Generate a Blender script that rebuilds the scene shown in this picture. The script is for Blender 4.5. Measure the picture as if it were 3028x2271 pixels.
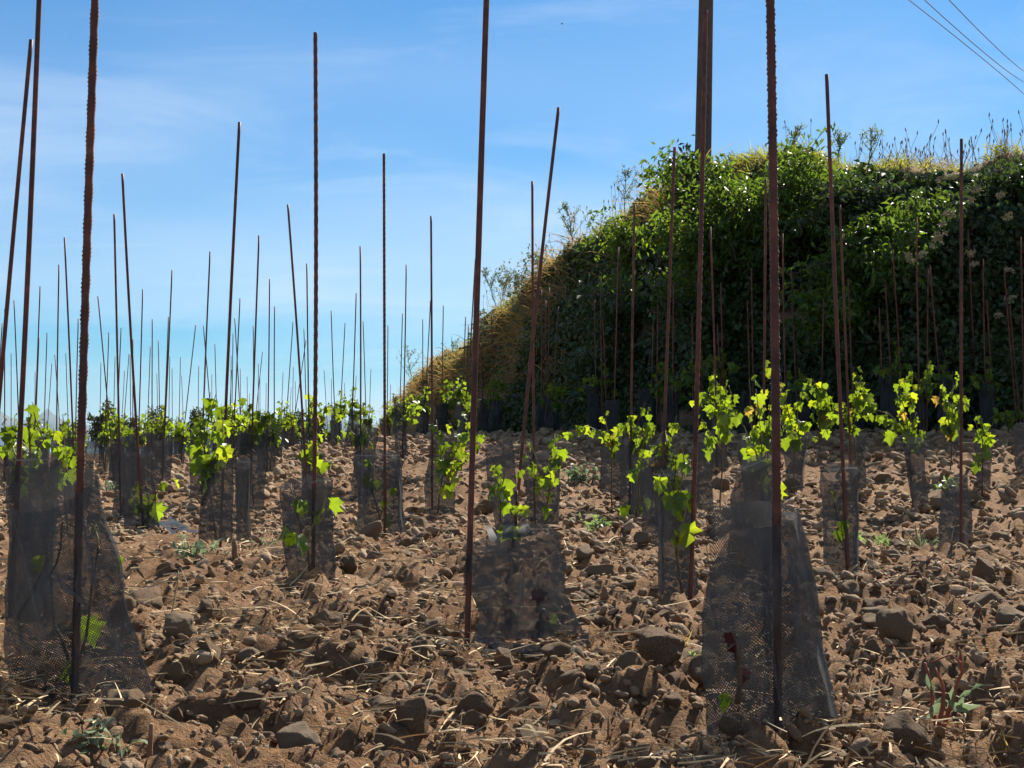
import bpy, bmesh, math, random
import numpy as np
from mathutils import Vector, Matrix, Quaternion

R = math.radians
for o in list(bpy.data.objects):
    bpy.data.objects.remove(o, do_unlink=True)
SC = bpy.context.scene
COL = SC.collection

# ------------------------------------------------------------------ camera
CAM_H = 0.49
FPX, PW, PH = 4374.0, 3028.0, 2271.0          # focal length and frame in pixels of the photograph
HORIZON = 1294.0
PITCH = math.atan((HORIZON - PH / 2) / FPX)
cam = bpy.data.cameras.new('camera')
cam.sensor_width = 36.0
cam.lens = 36.0 * FPX / PW
cam.clip_start = 0.05
cam.clip_end = 20000
camo = bpy.data.objects.new('camera', cam)
COL.objects.link(camo)
camo.location = (0, 0, CAM_H)
camo.rotation_euler = (math.pi / 2 + PITCH, 0, 0)
SC.camera = camo

# ------------------------------------------------------------------ sky, sun, exposure
SUN_AZ, SUN_EL = R(28), R(41)                 # clockwise from the view direction, above the horizon
world = bpy.data.worlds.new('World')
SC.world = world
world.use_nodes = True
wn, wl = world.node_tree.nodes, world.node_tree.links
wn.clear()
w_out = wn.new('ShaderNodeOutputWorld')
w_bg = wn.new('ShaderNodeBackground')
w_bg.inputs['Strength'].default_value = 0.050
w_sky = wn.new('ShaderNodeTexSky')
w_sky.sky_type = 'NISHITA'
w_sky.sun_disc = False
w_sky.sun_elevation = SUN_EL
w_sky.sun_rotation = SUN_AZ
w_sky.altitude = 300
w_sky.air_density = 1.0
w_sky.dust_density = 0.4
w_sky.ozone_density = 3.0
# thin cirrus over the whole dome
w_tc = wn.new('ShaderNodeTexCoord')
w_sep = wn.new('ShaderNodeSeparateXYZ')
wl.new(w_tc.outputs['Generated'], w_sep.inputs[0])
w_zd = wn.new('ShaderNodeMath'); w_zd.operation = 'MAXIMUM'; w_zd.inputs[1].default_value = 0.0
wl.new(w_sep.outputs['Z'], w_zd.inputs[0])
w_za = wn.new('ShaderNodeMath'); w_za.operation = 'ADD'; w_za.inputs[1].default_value = 0.16
wl.new(w_zd.outputs[0], w_za.inputs[0])
w_dx = wn.new('ShaderNodeMath'); w_dx.operation = 'DIVIDE'
w_dy = wn.new('ShaderNodeMath'); w_dy.operation = 'DIVIDE'
wl.new(w_sep.outputs['X'], w_dx.inputs[0]); wl.new(w_za.outputs[0], w_dx.inputs[1])
wl.new(w_sep.outputs['Y'], w_dy.inputs[0]); wl.new(w_za.outputs[0], w_dy.inputs[1])
w_cmb = wn.new('ShaderNodeCombineXYZ')
wl.new(w_dx.outputs[0], w_cmb.inputs[0]); wl.new(w_dy.outputs[0], w_cmb.inputs[1])
w_map = wn.new('ShaderNodeMapping')
w_map.inputs['Rotation'].default_value = (0, 0, R(35))
w_map.inputs['Scale'].default_value = (0.75, 1.25, 1.0)
w_map.inputs['Location'].default_value = (-4.2, -8.7, 0)
wl.new(w_cmb.outputs[0], w_map.inputs[0])
w_n1 = wn.new('ShaderNodeTexNoise')
w_n1.inputs['Scale'].default_value = 2.1; w_n1.inputs['Detail'].default_value = 9
w_n1.inputs['Roughness'].default_value = 0.6; w_n1.inputs['Distortion'].default_value = 0.9
wl.new(w_map.outputs[0], w_n1.inputs['Vector'])
w_ramp = wn.new('ShaderNodeValToRGB')
w_ramp.color_ramp.elements[0].position = 0.48; w_ramp.color_ramp.elements[0].color = (0, 0, 0, 1)
w_ramp.color_ramp.elements[1].position = 0.80; w_ramp.color_ramp.elements[1].color = (0.24, 0.24, 0.24, 1)
wl.new(w_n1.outputs['Fac'], w_ramp.inputs[0])
w_tint = wn.new('ShaderNodeMix'); w_tint.data_type = 'RGBA'; w_tint.blend_type = 'MULTIPLY'
w_tint.inputs['Factor'].default_value = 1.0
w_tint.inputs['B'].default_value = (0.455, 0.75, 0.955, 1)
wl.new(w_sky.outputs[0], w_tint.inputs['A'])
w_sat = wn.new('ShaderNodeHueSaturation')
w_sat.inputs['Saturation'].default_value = 1.22
wl.new(w_tint.outputs['Result'], w_sat.inputs['Color'])
w_mix = wn.new('ShaderNodeMix'); w_mix.data_type = 'RGBA'; w_mix.blend_type = 'MIX'
w_mix.inputs['B'].default_value = (7.6, 8.6, 9.6, 1)
wl.new(w_sat.outputs[0], w_mix.inputs['A'])
w_n2 = wn.new('ShaderNodeTexNoise')
w_n2.inputs['Scale'].default_value = 0.36; w_n2.inputs['Detail'].default_value = 3
wl.new(w_map.outputs[0], w_n2.inputs['Vector'])
w_r2 = wn.new('ShaderNodeMapRange')
w_r2.inputs['From Min'].default_value = 0.40; w_r2.inputs['From Max'].default_value = 0.68
w_r2.inputs['To Min'].default_value = 0.05; w_r2.inputs['To Max'].default_value = 0.62
wl.new(w_n2.outputs['Fac'], w_r2.inputs['Value'])
w_veil = wn.new('ShaderNodeMath'); w_veil.operation = 'ADD'; w_veil.use_clamp = True
wl.new(w_ramp.outputs[0], w_veil.inputs[0]); wl.new(w_r2.outputs[0], w_veil.inputs[1])
wl.new(w_veil.outputs[0], w_mix.inputs['Factor'])
wl.new(w_mix.outputs['Result'], w_bg.inputs['Color'])
wl.new(w_bg.outputs[0], w_out.inputs['Surface'])

sun = bpy.data.lights.new('sun', 'SUN')
sun.energy = 5.0
sun.angle = R(0.53)
sun.color = (1.0, 0.93, 0.81)
suno = bpy.data.objects.new('sun', sun)
COL.objects.link(suno)
sdir = Vector((math.sin(SUN_AZ) * math.cos(SUN_EL), math.cos(SUN_AZ) * math.cos(SUN_EL), math.sin(SUN_EL)))
suno.rotation_euler = sdir.to_track_quat('Z', 'Y').to_euler()
suno.location = (10, 20, 30)

SC.view_settings.view_transform = 'Standard'
SC.view_settings.look = 'None'
SC.view_settings.exposure = 1.2
SC.view_settings.gamma = 1.0
SC.view_settings.use_curve_mapping = False
SC.cycles.transparent_max_bounces = 24
SC.cycles.max_bounces = 7
SC.cycles.use_denoising = True

# ------------------------------------------------------------------ helpers
rng = np.random.default_rng(11)
random.seed(5)


def link(o, parent=None):
    COL.objects.link(o)
    if parent is not None:
        o.parent = parent
    return o


def empty(name, loc=(0, 0, 0)):
    o = bpy.data.objects.new(name, None)
    o.empty_display_size = 0.05
    o.location = loc
    return link(o)


def tag(o, label=None, cat=None, group=None, kind=None):
    if label: o['label'] = label
    if cat: o['category'] = cat
    if group: o['group'] = group
    if kind: o['kind'] = kind
    return o


def np_mesh(name, verts, faces, smooth=False, uv=None, tint=None):
    """verts (n,3); faces (m,k) of one size."""
    me = bpy.data.meshes.new(name)
    v = np.ascontiguousarray(verts, dtype=np.float32)
    f = np.ascontiguousarray(faces, dtype=np.int32)
    m, k = f.shape
    me.vertices.add(len(v)); me.vertices.foreach_set('co', v.ravel())
    me.loops.add(m * k); me.loops.foreach_set('vertex_index', f.ravel())
    me.polygons.add(m)
    me.polygons.foreach_set('loop_start', np.arange(0, m * k, k, dtype=np.int32))
    if smooth:
        me.polygons.foreach_set('use_smooth', np.ones(m, dtype=bool))
    if uv is not None:
        l = me.uv_layers.new(name='UVMap')
        l.data.foreach_set('uv', np.ascontiguousarray(uv[f.ravel()], dtype=np.float32).ravel())
    if tint is not None:
        a = me.attributes.new('tint', 'FLOAT', 'POINT')
        a.data.foreach_set('value', np.ascontiguousarray(tint, dtype=np.float32))
    me.update(calc_edges=True)
    return me


def obj(name, me, mat, parent=None):
    o = bpy.data.objects.new(name, me)
    if mat is not None and not me.materials:
        me.materials.append(mat)
    return link(o, parent)


_perm = np.random.default_rng(3).random((256, 256))


def vn(x, y, seed=0):
    x = np.asarray(x, float) + seed * 17.31; y = np.asarray(y, float) + seed * 9.77
    xi = np.floor(x).astype(int); yi = np.floor(y).astype(int)
    fx = x - xi; fy = y - yi
    fx = fx * fx * fx * (fx * (fx * 6 - 15) + 10); fy = fy * fy * fy * (fy * (fy * 6 - 15) + 10)
    a = _perm[xi & 255, yi & 255]; b = _perm[(xi + 1) & 255, yi & 255]
    c = _perm[xi & 255, (yi + 1) & 255]; d = _perm[(xi + 1) & 255, (yi + 1) & 255]
    return (a * (1 - fx) + b * fx) * (1 - fy) + (c * (1 - fx) + d * fx) * fy - 0.5


def fbm(x, y, freq, octs, seed=0, rough=0.5):
    s = 0; a = 1.0
    for k in range(octs):
        s = s + a * vn(np.asarray(x) * freq, np.asarray(y) * freq, seed + k)
        freq *= 2.03; a *= rough
    return s


def sstep(a, b, x):
    t = np.clip((np.asarray(x, float) - a) / (b - a), 0, 1)
    return t * t * (3 - 2 * t)


# ---- terrain functions.  bank foot line: x, y, crest height, width of the face
BANK = np.array([
    (19.0, 4.0, 3.45, 1.8), (9.5, 9.0, 3.15, 1.7), (5.2, 11.9, 3.02, 1.5), (3.4, 12.9, 3.1, 1.5),
    (1.9, 14.0, 3.28, 1.4), (0.9, 16.2, 3.4, 1.2), (0.15, 18.6, 3.1, 1.0), (-0.6, 20.6, 2.6, 0.9),
    (-1.35, 22.3, 1.95, 0.9), (-2.05, 24.2, 1.65, 0.9), (-2.65, 27.0, 1.5, 1.0), (-3.2, 32.0, 1.0, 1.2), (-3.9, 40.0, 0.2, 2.0)])


def bank_sd(x, y):
    """signed distance inside the bank's foot line, crest height and face width there"""
    x = np.asarray(x, float); y = np.asarray(y, float)
    best = np.full(x.shape, 1e9); sd = np.zeros(x.shape); zr = np.zeros(x.shape); w = np.ones(x.shape)
    for i in range(len(BANK) - 1):
        ax, ay, az, aw = BANK[i]; bx, by, bz, bw = BANK[i + 1]
        dx, dy = bx - ax, by - ay
        t = np.clip(((x - ax) * dx + (y - ay) * dy) / (dx * dx + dy * dy), 0, 1)
        qx, qy = x - (ax + t * dx), y - (ay + t * dy)
        dist = np.hypot(qx, qy)
        sgn = np.where(qx * dy - qy * dx >= 0, 1.0, -1.0)
        m = dist < best
        best = np.where(m, dist, best)
        sd = np.where(m, sgn * dist, sd); zr = np.where(m, az + t * (bz - az), zr); w = np.where(m, aw + t * (bw - aw), w)
    return sd, zr, w


NEAR_DROP = 0.022


def ground_z(x, y, detail=False):
    x = np.asarray(x, float); y = np.asarray(y, float)
    sd, zr, w = bank_sd(x, y)
    z = 0.50 * (1 - sstep(0.0, 6.0, -sd)) * np.clip(zr / 2.6, 0, 1)
    z = z + 0.05 * fbm(x, y, 0.55, 3, 1) * sstep(1.0, 5.0, y + 0.001)
    z = z - NEAR_DROP * (1 - sstep(2.3, 4.2, y))
    far = np.clip(y - 42, 0, None)
    z = z - np.minimum(0.0011 * far * far, 0.6 + 0.012 * far)
    if detail:
        near = 1.0 / (1.0 + (np.maximum(y, 0.5) / 14.0) ** 2)
        n1 = fbm(x, y, 4.5, 3, 5, 0.55)
        n2 = np.abs(vn(x * 11, y * 11, 9)) + 0.5 * np.abs(vn(x * 24 + 3, y * 24, 10)) - 0.22
        n3 = np.abs(vn(x * 52, y * 52, 13)) + 0.5 * np.abs(vn(x * 97, y * 97, 14))
        z = z + near * (0.070 * n1 + 0.115 * n2 + 0.034 * n3)
    return z


def terrain_z(x, y):
    sd, zr, w = bank_sd(x, y)
    g = ground_z(x, y)
    t = np.clip(sd / w, 0, 1)
    p = 0.55 * np.sqrt(t) * t ** 0.35 + 0.45 * t * t * (3 - 2 * t)
    lump = 0.30 * fbm(x, y, 1.3, 3, 21) * np.clip(sd * 2, 0, 1)
    z = g + (np.maximum(zr - g, 0)) * p + lump * np.clip(zr / 2, 0, 1)
    return np.where(sd > 0, z, g)


CP, SP = math.cos(PITCH), math.sin(PITCH)


def ray(px, py):
    cx, cz = (px - PW / 2) / FPX, (PH / 2 - py) / FPX
    return Vector((cx, CP - SP * cz, SP + CP * cz))


def P(px, py, Y):
    d = ray(px, py)
    return Vector((d.x / d.y * Y, Y, CAM_H + d.z / d.y * Y))


def proj(x, y, z):
    dz = np.asarray(z) - CAM_H
    f = np.asarray(y) * CP + dz * SP
    u = -np.asarray(y) * SP + dz * CP
    return PW / 2 + FPX * np.asarray(x) / f, PH / 2 - FPX * u / f


_YS = np.concatenate([np.arange(1.2, 12, 0.01), np.arange(12, 60, 0.04)])


def hit(px, py):
    """first point of the terrain along the sight line of a pixel"""
    d = ray(px, py)
    xs = d.x / d.y * _YS; zs = CAM_H + d.z / d.y * _YS
    below = np.nonzero(zs <= terrain_z(xs, _YS))[0]
    i = below[0] if len(below) else len(_YS) - 1
    return Vector((xs[i], _YS[i], float(terrain_z(xs[i], _YS[i]))))


def crest(px):
    d = ray(px, 1000)
    ys = np.arange(11, 40, 0.05); xs = d.x / d.y * ys
    z = terrain_z(xs, ys); inside = bank_sd(xs, ys)[0] > 0
    e = np.where(inside, (z - CAM_H) / ys, -9)
    i = int(e.argmax())
    return Vector((xs[i], ys[i], float(z[i])))


ONES = 'zeroth first second third fourth fifth sixth seventh eighth ninth tenth eleventh twelfth thirteenth fourteenth fifteenth sixteenth seventeenth eighteenth nineteenth'.split()
TENS = {2: ('twentieth', 'twenty'), 3: ('thirtieth', 'thirty'), 4: ('fortieth', 'forty'), 5: ('fiftieth', 'fifty'), 6: ('sixtieth', 'sixty'), 7: ('seventieth', 'seventy'), 8: ('eightieth', 'eighty'), 9: ('ninetieth', 'ninety')}


def ordinal(n):
    if n < 20: return ONES[n]
    a, b = divmod(n, 10)
    return TENS[a][0] if b == 0 else TENS[a][1] + '-' + ONES[b]


# ------------------------------------------------------------------ materials
def mat_new(name):
    m = bpy.data.materials.new(name); m.use_nodes = True
    nt = m.node_tree
    b = nt.nodes['Principled BSDF']
    return m, nt.nodes, nt.links, b


def noise(nodes, links, scale, detail=5, rough=0.55, coord='Object'):
    tc = nodes.new('ShaderNodeTexCoord'); n = nodes.new('ShaderNodeTexNoise')
    n.inputs['Scale'].default_value = scale; n.inputs['Detail'].default_value = detail; n.inputs['Roughness'].default_value = rough
    links.new(tc.outputs[coord], n.inputs['Vector'])
    return n


def ramp(nodes, links, src, stops):
    r = nodes.new('ShaderNodeValToRGB')
    while len(r.color_ramp.elements) < len(stops): r.color_ramp.elements.new(0.5)
    for e, (p, c) in zip(r.color_ramp.elements, stops):
        e.position = p; e.color = (*c, 1)
    links.new(src, r.inputs[0])
    return r


def mixc(nodes, links, fac, a, b, mode='MIX'):
    m = nodes.new('ShaderNodeMix'); m.data_type = 'RGBA'; m.blend_type = mode
    for key, v in (('Factor', fac), ('A', a), ('B', b)):
        if hasattr(v, 'links') or hasattr(v, 'is_linked'): links.new(v, m.inputs[key])
        elif isinstance(v, (int, float)): m.inputs[key].default_value = v
        else: m.inputs[key].default_value = (*v, 1)
    return m.outputs['Result']


def bump(nodes, links, b, src, strength, dist):
    bp = nodes.new('ShaderNodeBump'); bp.inputs['Strength'].default_value = strength; bp.inputs['Distance'].default_value = dist
    links.new(src, bp.inputs['Height']); links.new(bp.outputs[0], b.inputs['Normal'])


def soil_material():
    m, n, l, b = mat_new('red_brown_soil')
    n1 = noise(n, l, 1.4, 6); n2 = noise(n, l, 26, 6, 0.65); n3 = noise(n, l, 160, 4, 0.7)
    c1 = ramp(n, l, n1.outputs[0], [(0.3, (0.210, 0.114, 0.059)), (0.7, (0.405, 0.262, 0.152))])
    c2 = ramp(n, l, n2.outputs[0], [(0.3, (0.58, 0.53, 0.50)), (0.7, (1.3, 1.25, 1.2))])
    c = mixc(n, l, 1.0, c1.outputs[0], c2.outputs[0], 'MULTIPLY')
    l.new(c, b.inputs['Base Color'])
    b.inputs['Roughness'].default_value = 0.95
    b.inputs['Specular IOR Level'].default_value = 0.15
    add = n.new('ShaderNodeMath'); add.operation = 'ADD'
    l.new(n2.outputs[0], add.inputs[0]); l.new(n3.outputs[0], add.inputs[1])
    bump(n, l, b, add.outputs[0], 1.0, 0.03)
    return m


def stone_material(name, per_object):
    m, n, l, b = mat_new(name)
    if per_object:
        oi = n.new('ShaderNodeObjectInfo'); t = oi.outputs['Random']
    else:
        at = n.new('ShaderNodeAttribute'); at.attribute_name = 'tint'; t = at.outputs['Fac']
    c0 = ramp(n, l, t, [(0.0, (0.23, 0.135, 0.070)), (0.4, (0.32, 0.205, 0.115)), (0.7, (0.40, 0.280, 0.170)), (0.88, (0.44, 0.350, 0.245)), (1.0, (0.29, 0.160, 0.095))])
    n1 = noise(n, l, 14, 6, 0.6); n2 = noise(n, l, 90, 5, 0.7)
    c1 = ramp(n, l, n1.outputs[0], [(0.3, (0.62, 0.58, 0.55)), (0.7, (1.2, 1.17, 1.12))])
    c = mixc(n, l, 1.0, c0.outputs[0], c1.outputs[0], 'MULTIPLY')
    # soil dust clinging in patches
    dust = ramp(n, l, n1.outputs[0], [(0.42, (0, 0, 0)), (0.62, (1, 1, 1))])
    c = mixc(n, l, dust.outputs[0], c, (0.30, 0.190, 0.108))
    l.new(c, b.inputs['Base Color'])
    b.inputs['Roughness'].default_value = 0.88
    b.inputs['Specular IOR Level'].default_value = 0.25
    add = n.new('ShaderNodeMath'); add.operation = 'ADD'
    l.new(n1.outputs[0], add.inputs[0]); l.new(n2.outputs[0], add.inputs[1])
    bump(n, l, b, add.outputs[0], 1.0, 0.014)
    return m


def rust_material():
    m, n, l, b = mat_new('rusty_steel')
    n1 = noise(n, l, 22, 6, 0.65); n2 = noise(n, l, 220, 4, 0.7); n0 = noise(n, l, 2.2, 3)
    c1 = ramp(n, l, n1.outputs[0], [(0.3, (0.050, 0.018, 0.012)), (0.55, (0.125, 0.040, 0.022)), (0.75, (0.24, 0.092, 0.045))])
    c2 = ramp(n, l, n0.outputs[0], [(0.35, (0.65, 0.62, 0.6)), (0.65, (1.25, 1.1, 1.05))])
    l.new(mixc(n, l, 1.0, c1.outputs[0], c2.outputs[0], 'MULTIPLY'), b.inputs['Base Color'])
    b.inputs['Roughness'].default_value = 0.62
    b.inputs['Metallic'].default_value = 0.15
    bump(n, l, b, n2.outputs[0], 0.5, 0.0015)
    return m


def leaf_material(name, front, back, tint_attr, vary=0.35, rough=0.42, trans=0.5, spec=0.4):
    m, n, l, b = mat_new(name)
    out = n['Material Output']
    if tint_attr:
        at = n.new('ShaderNodeAttribute'); at.attribute_name = 'tint'; t = at.outputs['Fac']
    else:
        oi = n.new('ShaderNodeObjectInfo'); t = oi.outputs['Random']
    n1 = noise(n, l, 60, 4)
    v = ramp(n, l, t, [(0.0, (1 - vary, 1 - vary, 1 - vary)), (0.7, (1, 1, 1)), (1.0, (1 + vary * 1.3, 1 + vary * 0.6, 1.0))])
    v2 = ramp(n, l, n1.outputs[0], [(0.3, (0.8, 0.8, 0.8)), (0.7, (1.12, 1.12, 1.12))])
    vv = mixc(n, l, 1.0, v.outputs[0], v2.outputs[0], 'MULTIPLY')
    l.new(mixc(n, l, 1.0, vv, front, 'MULTIPLY'), b.inputs['Base Color'])
    b.inputs['Roughness'].default_value = rough
    b.inputs['Specular IOR Level'].default_value = spec
    tr = n.new('ShaderNodeBsdfTranslucent')
    l.new(mixc(n, l, 1.0, vv, back, 'MULTIPLY'), tr.inputs['Color'])
    mx = n.new('ShaderNodeMixShader'); mx.inputs[0].default_value = trans
    l.new(b.outputs[0], mx.inputs[1]); l.new(tr.outputs[0], mx.inputs[2])
    l.new(mx.outputs[0], out.inputs['Surface'])
    return m


def mesh_fabric(name, opaque_lo, opaque_hi, col):
    """woven plastic netting: threads and holes from a fine grid in metres (UV)"""
    m, n, l, b = mat_new(name)
    out = n['Material Output']
    uv = n.new('ShaderNodeTexCoord')
    mp = n.new('ShaderNodeMapping'); mp.inputs['Rotation'].default_value = (0, 0, R(40))
    mp.inputs['Scale'].default_value = (260, 260, 260)
    l.new(uv.outputs['UV'], mp.inputs[0])
    sx = n.new('ShaderNodeSeparateXYZ'); l.new(mp.outputs[0], sx.inputs[0])
    outs = []
    for ax in ('X', 'Y'):
        f = n.new('ShaderNodeMath'); f.operation = 'FRACT'; l.new(sx.outputs[ax], f.inputs[0])
        g = n.new('ShaderNodeMath'); g.operation = 'LESS_THAN'; g.inputs[1].default_value = 0.30
        l.new(f.outputs[0], g.inputs[0]); outs.append(g)
    mxm = n.new('ShaderNodeMath'); mxm.operation = 'MAXIMUM'
    l.new(outs[0].outputs[0], mxm.inputs[0]); l.new(outs[1].outputs[0], mxm.inputs[1])
    dirt = noise(n, l, 9, 5, 0.6)
    lo = n.new('ShaderNodeMapRange'); lo.inputs['To Min'].default_value = opaque_lo - 0.28; lo.inputs['To Max'].default_value = opaque_lo + 0.45
    lo.inputs['From Min'].default_value = 0.3; lo.inputs['From Max'].default_value = 0.7
    l.new(dirt.outputs[0], lo.inputs['Value'])
    al = n.new('ShaderNodeMix'); al.data_type = 'FLOAT'
    l.new(mxm.outputs[0], al.inputs['Factor']); l.new(lo.outputs[0], al.inputs['A']); al.inputs['B'].default_value = opaque_hi
    cc = ramp(n, l, dirt.outputs[0], [(0.35, col), (0.7, tuple(c * 1.9 for c in col))])
    l.new(cc.outputs[0], b.inputs['Base Color'])
    b.inputs['Roughness'].default_value = 0.5
    b.inputs['Specular IOR Level'].default_value = 0.35
    tl = n.new('ShaderNodeBsdfTranslucent'); l.new(cc.outputs[0], tl.inputs['Color'])
    body = n.new('ShaderNodeMixShader'); body.inputs[0].default_value = 0.35
    l.new(b.outputs[0], body.inputs[1]); l.new(tl.outputs[0], body.inputs[2])
    tp = n.new('ShaderNodeBsdfTransparent')
    mx = n.new('ShaderNodeMixShader')
    l.new(al.outputs['Result'], mx.inputs[0]); l.new(tp.outputs[0], mx.inputs[1]); l.new(body.outputs[0], mx.inputs[2])
    l.new(mx.outputs[0], out.inputs['Surface'])
    return m


def plain(name, c0, c1, scale=20, rough=0.8, b_str=0.4, b_dist=0.004, tint=False):
    m, n, l, b = mat_new(name)
    n1 = noise(n, l, scale, 6, 0.62)
    c = ramp(n, l, n1.outputs[0], [(0.3, c0), (0.7, c1)]).outputs[0]
    if tint:
        at = n.new('ShaderNodeAttribute'); at.attribute_name = 'tint'
        v = ramp(n, l, at.outputs['Fac'], [(0, (0.6, 0.58, 0.55)), (1, (1.25, 1.2, 1.15))])
        c = mixc(n, l, 1.0, c, v.outputs[0], 'MULTIPLY')
    l.new(c, b.inputs['Base Color']); b.inputs['Roughness'].default_value = rough
    b.inputs['Specular IOR Level'].default_value = 0.25
    bump(n, l, b, n1.outputs[0], b_str, b_dist)
    return m


M_SOIL = soil_material()
M_STONE = stone_material('dusty_stone', True)
M_GRAVEL = stone_material('dusty_gravel', False)
M_RUST = rust_material()
M_VINE = leaf_material('vine_leaf', (0.070, 0.135, 0.018), (0.33, 0.47, 0.018), False, 0.50, 0.4, 0.5)
M_VINEFAR = leaf_material('vine_foliage', (0.070, 0.135, 0.018), (0.33, 0.47, 0.018), True, 0.50, 0.4, 0.5)
M_REDLEAF = leaf_material('withered_red_leaf', (0.045, 0.006, 0.008), (0.06, 0.004, 0.006), False, 0.2, 0.5, 0.5)
M_DRYLEAF = leaf_material('yellowed_leaf', (0.28, 0.2, 0.05), (0.6, 0.42, 0.06), False, 0.2, 0.6, 0.5)
M_STEM = plain('vine_wood', (0.06, 0.035, 0.022), (0.14, 0.085, 0.05), 60, 0.85)
M_SHOOT = plain('green_shoot', (0.11, 0.10, 0.03), (0.2, 0.15, 0.05), 60, 0.6)
M_MESH = mesh_fabric('black_netting', 0.19, 0.96, (0.026, 0.0265, 0.0285))
M_HEM = plain('netting_hem', (0.03, 0.03, 0.032), (0.07, 0.07, 0.072), 40, 0.6)
M_FOLD = mesh_fabric('netting_fold_lit_tone', 0.14, 0.92, (0.070, 0.072, 0.076))  # lighter copy of the black netting, sun on the folds painted in
M_SCRAP = mesh_fabric('pale_torn_netting', 0.55, 0.97, (0.035, 0.036, 0.039))
M_STRAW = plain('dry_straw', (0.36, 0.25, 0.13), (0.60, 0.46, 0.27), 30, 0.75, tint=True)
M_STALK = plain('dry_brown_stalk', (0.12, 0.06, 0.035), (0.26, 0.15, 0.08), 50, 0.85)
M_IVY = leaf_material('ivy_leaf', (0.040, 0.068, 0.020), (0.10, 0.17, 0.02), True, 0.35, 0.42, 0.28, 0.4)
M_ELDER = leaf_material('elder_leaf', (0.062, 0.115, 0.024), (0.22, 0.36, 0.028), True, 0.6, 0.46, 0.42, 0.35)
M_BRAMBLE = leaf_material('climber_leaf', (0.045, 0.075, 0.028), (0.11, 0.18, 0.03), True, 0.35, 0.45, 0.3, 0.4)
M_FLUFF = plain('pale_seed_heads', (0.22, 0.20, 0.12), (0.38, 0.34, 0.21), 30, 0.9)
M_DRYG = leaf_material('dry_grass', (0.37, 0.255, 0.10), (0.58, 0.40, 0.13), True, 0.35, 0.7, 0.4, 0.15)
M_PALEG = leaf_material('pale_crest_grass', (0.26, 0.22, 0.13), (0.40, 0.34, 0.18), True, 0.3, 0.7, 0.35, 0.1)
M_GREENG = leaf_material('crest_grass', (0.15, 0.17, 0.03), (0.42, 0.44, 0.05), True, 0.4, 0.6, 0.45, 0.2)
M_MUG = leaf_material('grey_green_leaf', (0.17, 0.22, 0.14), (0.26, 0.34, 0.17), True, 0.25, 0.6, 0.35, 0.2)
M_WEED = leaf_material('weed_leaf', (0.19, 0.24, 0.13), (0.30, 0.42, 0.12), True, 0.3, 0.45, 0.45, 0.4)
M_BANK = plain('bank_earth', (0.095, 0.06, 0.035), (0.20, 0.13, 0.075), 5, 0.95, 0.8, 0.05)
M_POLE = plain('weathered_pole', (0.060, 0.043, 0.033), (0.115, 0.086, 0.068), 9, 0.85, 0.3, 0.004)
M_WIRE = plain('wire_steel', (0.05, 0.055, 0.06), (0.09, 0.09, 0.1), 20, 0.5)
M_TREE = leaf_material('tree_leaf', (0.05, 0.075, 0.03), (0.1, 0.14, 0.03), True, 0.35, 0.5, 0.25)
M_BARK = plain('bark', (0.06, 0.045, 0.035), (0.14, 0.11, 0.085), 12, 0.9)
M_BIRD = plain('dark_feather', (0.02, 0.02, 0.022), (0.04, 0.04, 0.045), 30, 0.7)
M_HILL = plain('far_wooded_hill', (0.05, 0.07, 0.04), (0.1, 0.11, 0.07), 0.01, 0.95, 0.0, 0.1)
M_CERAMIC = plain('brown_ceramic', (0.10, 0.04, 0.02), (0.14, 0.06, 0.03), 10, 0.3)


# ------------------------------------------------------------------ ground
def ground_mesh():
    u = np.linspace(-1, 1, 560)
    k = 8.2
    xs = 0.9 * np.sinh(k * 0.40 * u) + np.sign(u) * 3000 * np.clip(np.abs(u) - 0.86, 0, 1) ** 2 / 0.0196
    xs = xs + 0.6
    ys = [0.7]
    while ys[-1] < 6: ys.append(ys[-1] * 1.0062)
    while ys[-1] < 22: ys.append(ys[-1] * 1.0105)
    while ys[-1] < 4500: ys.append(ys[-1] * 1.07)
    ys = np.concatenate([[-400, -60, -12, -4, -1.5, -0.5, 0.2], np.array(ys)])
    X, Y = np.meshgrid(xs, ys)
    Z = ground_z(X, Y, True)
    v = np.stack([X, Y, Z], -1).reshape(-1, 3)
    nx, ny = len(xs), len(ys)
    i = np.arange(ny - 1)[:, None] * nx + np.arange(nx - 1)[None]
    f = np.stack([i, i + 1, i + nx + 1, i + nx], -1).reshape(-1, 4)
    return np_mesh('ground', v, f, True)


GROUND = obj('ground', ground_mesh(), M_SOIL)
tag(GROUND, kind='structure')


def gz(x, y):
    return float(ground_z(np.array([x]), np.array([y]), True)[0])


# ------------------------------------------------------------------ bank
def bank_mesh():
    xs = np.arange(-8, 20, 0.11); ys = np.concatenate([np.arange(2.5, 30, 0.11), np.arange(30, 60, 0.5)])
    X, Y = np.meshgrid(xs, ys)
    sd, zr, w = bank_sd(X, Y)
    Z = terrain_z(X, Y)
    Z = np.where(sd < 0.02, ground_z(X, Y) - 0.12 + 0.0 * sd, Z)
    nx, ny = len(xs), len(ys)
    i = np.arange(ny - 1)[:, None] * nx + np.arange(nx - 1)[None]
    f = np.stack([i, i + 1, i + nx + 1, i + nx], -1).reshape(-1, 4)
    keep = (sd.ravel()[f] > -0.35).any(1)
    f = f[keep]
    used = np.unique(f); mp = np.full(nx * ny, -1); mp[used] = np.arange(len(used))
    return np_mesh('bank', np.stack([X, Y, Z], -1).reshape(-1, 3)[used], mp[f], True)


BANKO = obj('earth_bank', bank_mesh(), M_BANK)
tag(BANKO, kind='structure')


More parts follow.
